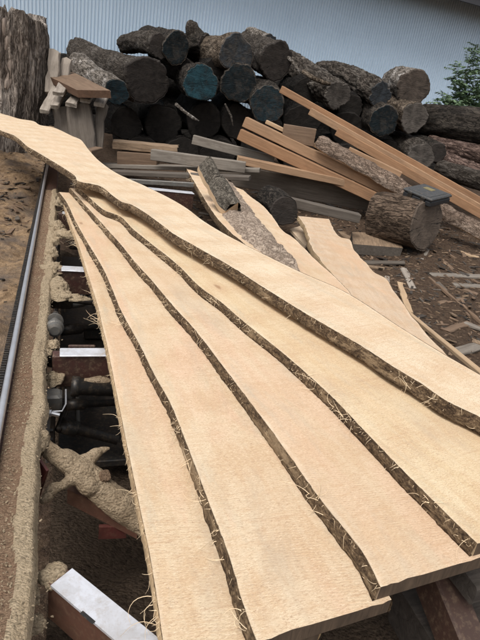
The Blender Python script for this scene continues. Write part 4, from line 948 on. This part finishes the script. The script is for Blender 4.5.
for a_ in ((53,381,.505,.036,.035,.03,1),(58,288,.58,.045,.10,.03,2),(52,255,.59,.035,.05,.035,3),(52,270,.58,.05,.10,.03,4),(60,297,.575,.075,.05,.022,5),(75,299,.57,.07,.03,.018,6),(44,350,.57,.03,.06,.02,7),(57,228,.58,.05,.1,.04,8),(66,236,.58,.08,.06,.035,9),(54,345,.58,.02,.03,.02,10),
           (38,440,.56,.03,.06,.03,11),(33,425,.57,.025,.05,.024,12),(32,600,.54,.016,.02,.02,13),(33,626,.52,.02,.02,.02,14),(30,578,.55,.012,.02,.015,15),(62,205,.60,.05,.10,.05,16),(55,243,.59,.03,.04,.05,17)): blob(*a_)
CR = random.Random(9); src = [v for v in b.v]
for _ in range(5200):
    p = CR.choice(src) + Vector((CR.gauss(0,.006), CR.gauss(0,.006), CR.uniform(.0,.003))); q_ = CR.uniform(.0006,.0017); e_ = Vector((CR.uniform(-1,1), CR.uniform(-1,1), CR.uniform(-.6,.6))).normalized()*q_*2
    f_ = Vector((-e_.y, e_.x, CR.uniform(-q_, q_)))*.5
    b.add([p-e_-f_, p+e_-f_, p+e_+f_, p-e_+f_, p+Vector((0,0,q_))], [(0,1,4),(1,2,4),(2,3,4),(3,0,4)], 0)
o = b.build('sawdust', [DUST, DUSTM], smooth=True)
bm = bmesh.new(); bm.from_mesh(o.data); bmesh.ops.remove_doubles(bm, verts=bm.verts, dist=.00005); bmesh.ops.recalc_face_normals(bm, faces=bm.faces); bm.to_mesh(o.data); bm.free(); o.data.polygons.foreach_set('use_smooth', [True]*len(o.data.polygons)); tag(o, 'pale sawdust drifted over the sawmill side beam and fittings', 'sawdust', None, 'stuff')
# dark sawdust heap in the pit of the mill
b = MB(); rows = []
for i in range(90):
    u = .15 + i*.05; row = []
    for k in range(30):
        v = -.02 + k*.034; w_ = VV*v + UU*u; row.append((w_.x, w_.y, gz(w_.x, w_.y) + .03 + .13*sm((1.35-u)/.5) + .045*fbm(Vector((u*4, v*4, 2)), 4)))
    rows.append(row)
b.grid(rows); o = b.build('pit_sawdust', m_dust('old dark sawdust', (.12,.086,.06), (.045,.032,.023), (.085,.06,.041), .45, .02), smooth=True); tag(o, 'old dark sawdust heaped in the pit under the mill bed', 'sawdust', None, 'stuff')

# ------------------------------------------------------------------ shrub by the shed
N = NT('shrub leaf'); nz_ = N.noise(N.map((3,3,3)), 1, 3)
LEAF = N.out(N.mix(N.ramp(nz_, [(.3,0),(.7,1)]), (.075,.125,.065), (.16,.23,.125)), .6)
STEM = m_bark('shrub stem bark', dark=(.05,.04,.03), light=(.14,.11,.08), sc=6)
R = random.Random(12); D0 = 12.2
org = PD(470, 118, D0); org.z = gz(org.x, org.y)
sh = empty('shrub', org); tag(sh, 'slender green leafy shrub growing against the shed wall', 'shrub')
stb = MB(); lf = MB()
def leaf(p, d_, ln, wd):
    d_ = d_.normalized(); s_ = d_.cross(Vector((R.uniform(-.5,.5), R.uniform(-.5,.5), 1))).normalized(); n_ = s_.cross(d_)
    lf.add([p, p+d_*ln*.45+s_*wd/2+n_*ln*.06, p+d_*ln-n_*ln*.1, p+d_*ln*.45-s_*wd/2+n_*ln*.06], [(0,1,2,3)])
tips = [(478,46),(470,58),(456,66),(462,80),(448,92),(476,72),(484,60),(490,80),(440,101),(455,98),(432,107),(470,92),(482,96),(500,70),(447,108),(464,108),(478,110),(436,112)]
for (x, y) in tips:
    a = Vector((R.uniform(-.25,.25), R.uniform(-.2,.2), 0)); t_ = PD(x, y, D0 + R.uniform(-.35,.35)) - org
    midp = a.lerp(t_, .6) + Vector((R.uniform(-.1,.1), R.uniform(-.1,.1), .15)); pts = []
    for k in range(13):
        s = k/12; pts.append(a*(1-s)**2 + midp*2*s*(1-s) + t_*s*s)
    stb.tube(pts, [.014*(1-.75*k/12) for k in range(13)], 6)
    for k in range(4, 13):
        for rep in range(5):
            p = pts[k-1].lerp(pts[k], R.random()); tw = Vector((R.uniform(-1,1), R.uniform(-1,1), R.uniform(-.3,.7))).normalized()
            ln = R.uniform(.12,.30); nl_ = 7
            stb.tube([p, p+tw*ln], [.003,.0015], 3, caps=False)
            for q in range(1, nl_+1):
                pp = p + tw*ln*q/nl_
                for sgn in (-1, 1):
                    dd = (tw*.5 + tw.cross(Vector((0,0,1)))*sgn + Vector((0,0,R.uniform(-.5,.1)))); leaf(pp, dd, R.uniform(.08,.13), R.uniform(.034,.055))
stb.build('stems', STEM, sh); lv = lf.build('leaves', LEAF, sh, recalc=False)
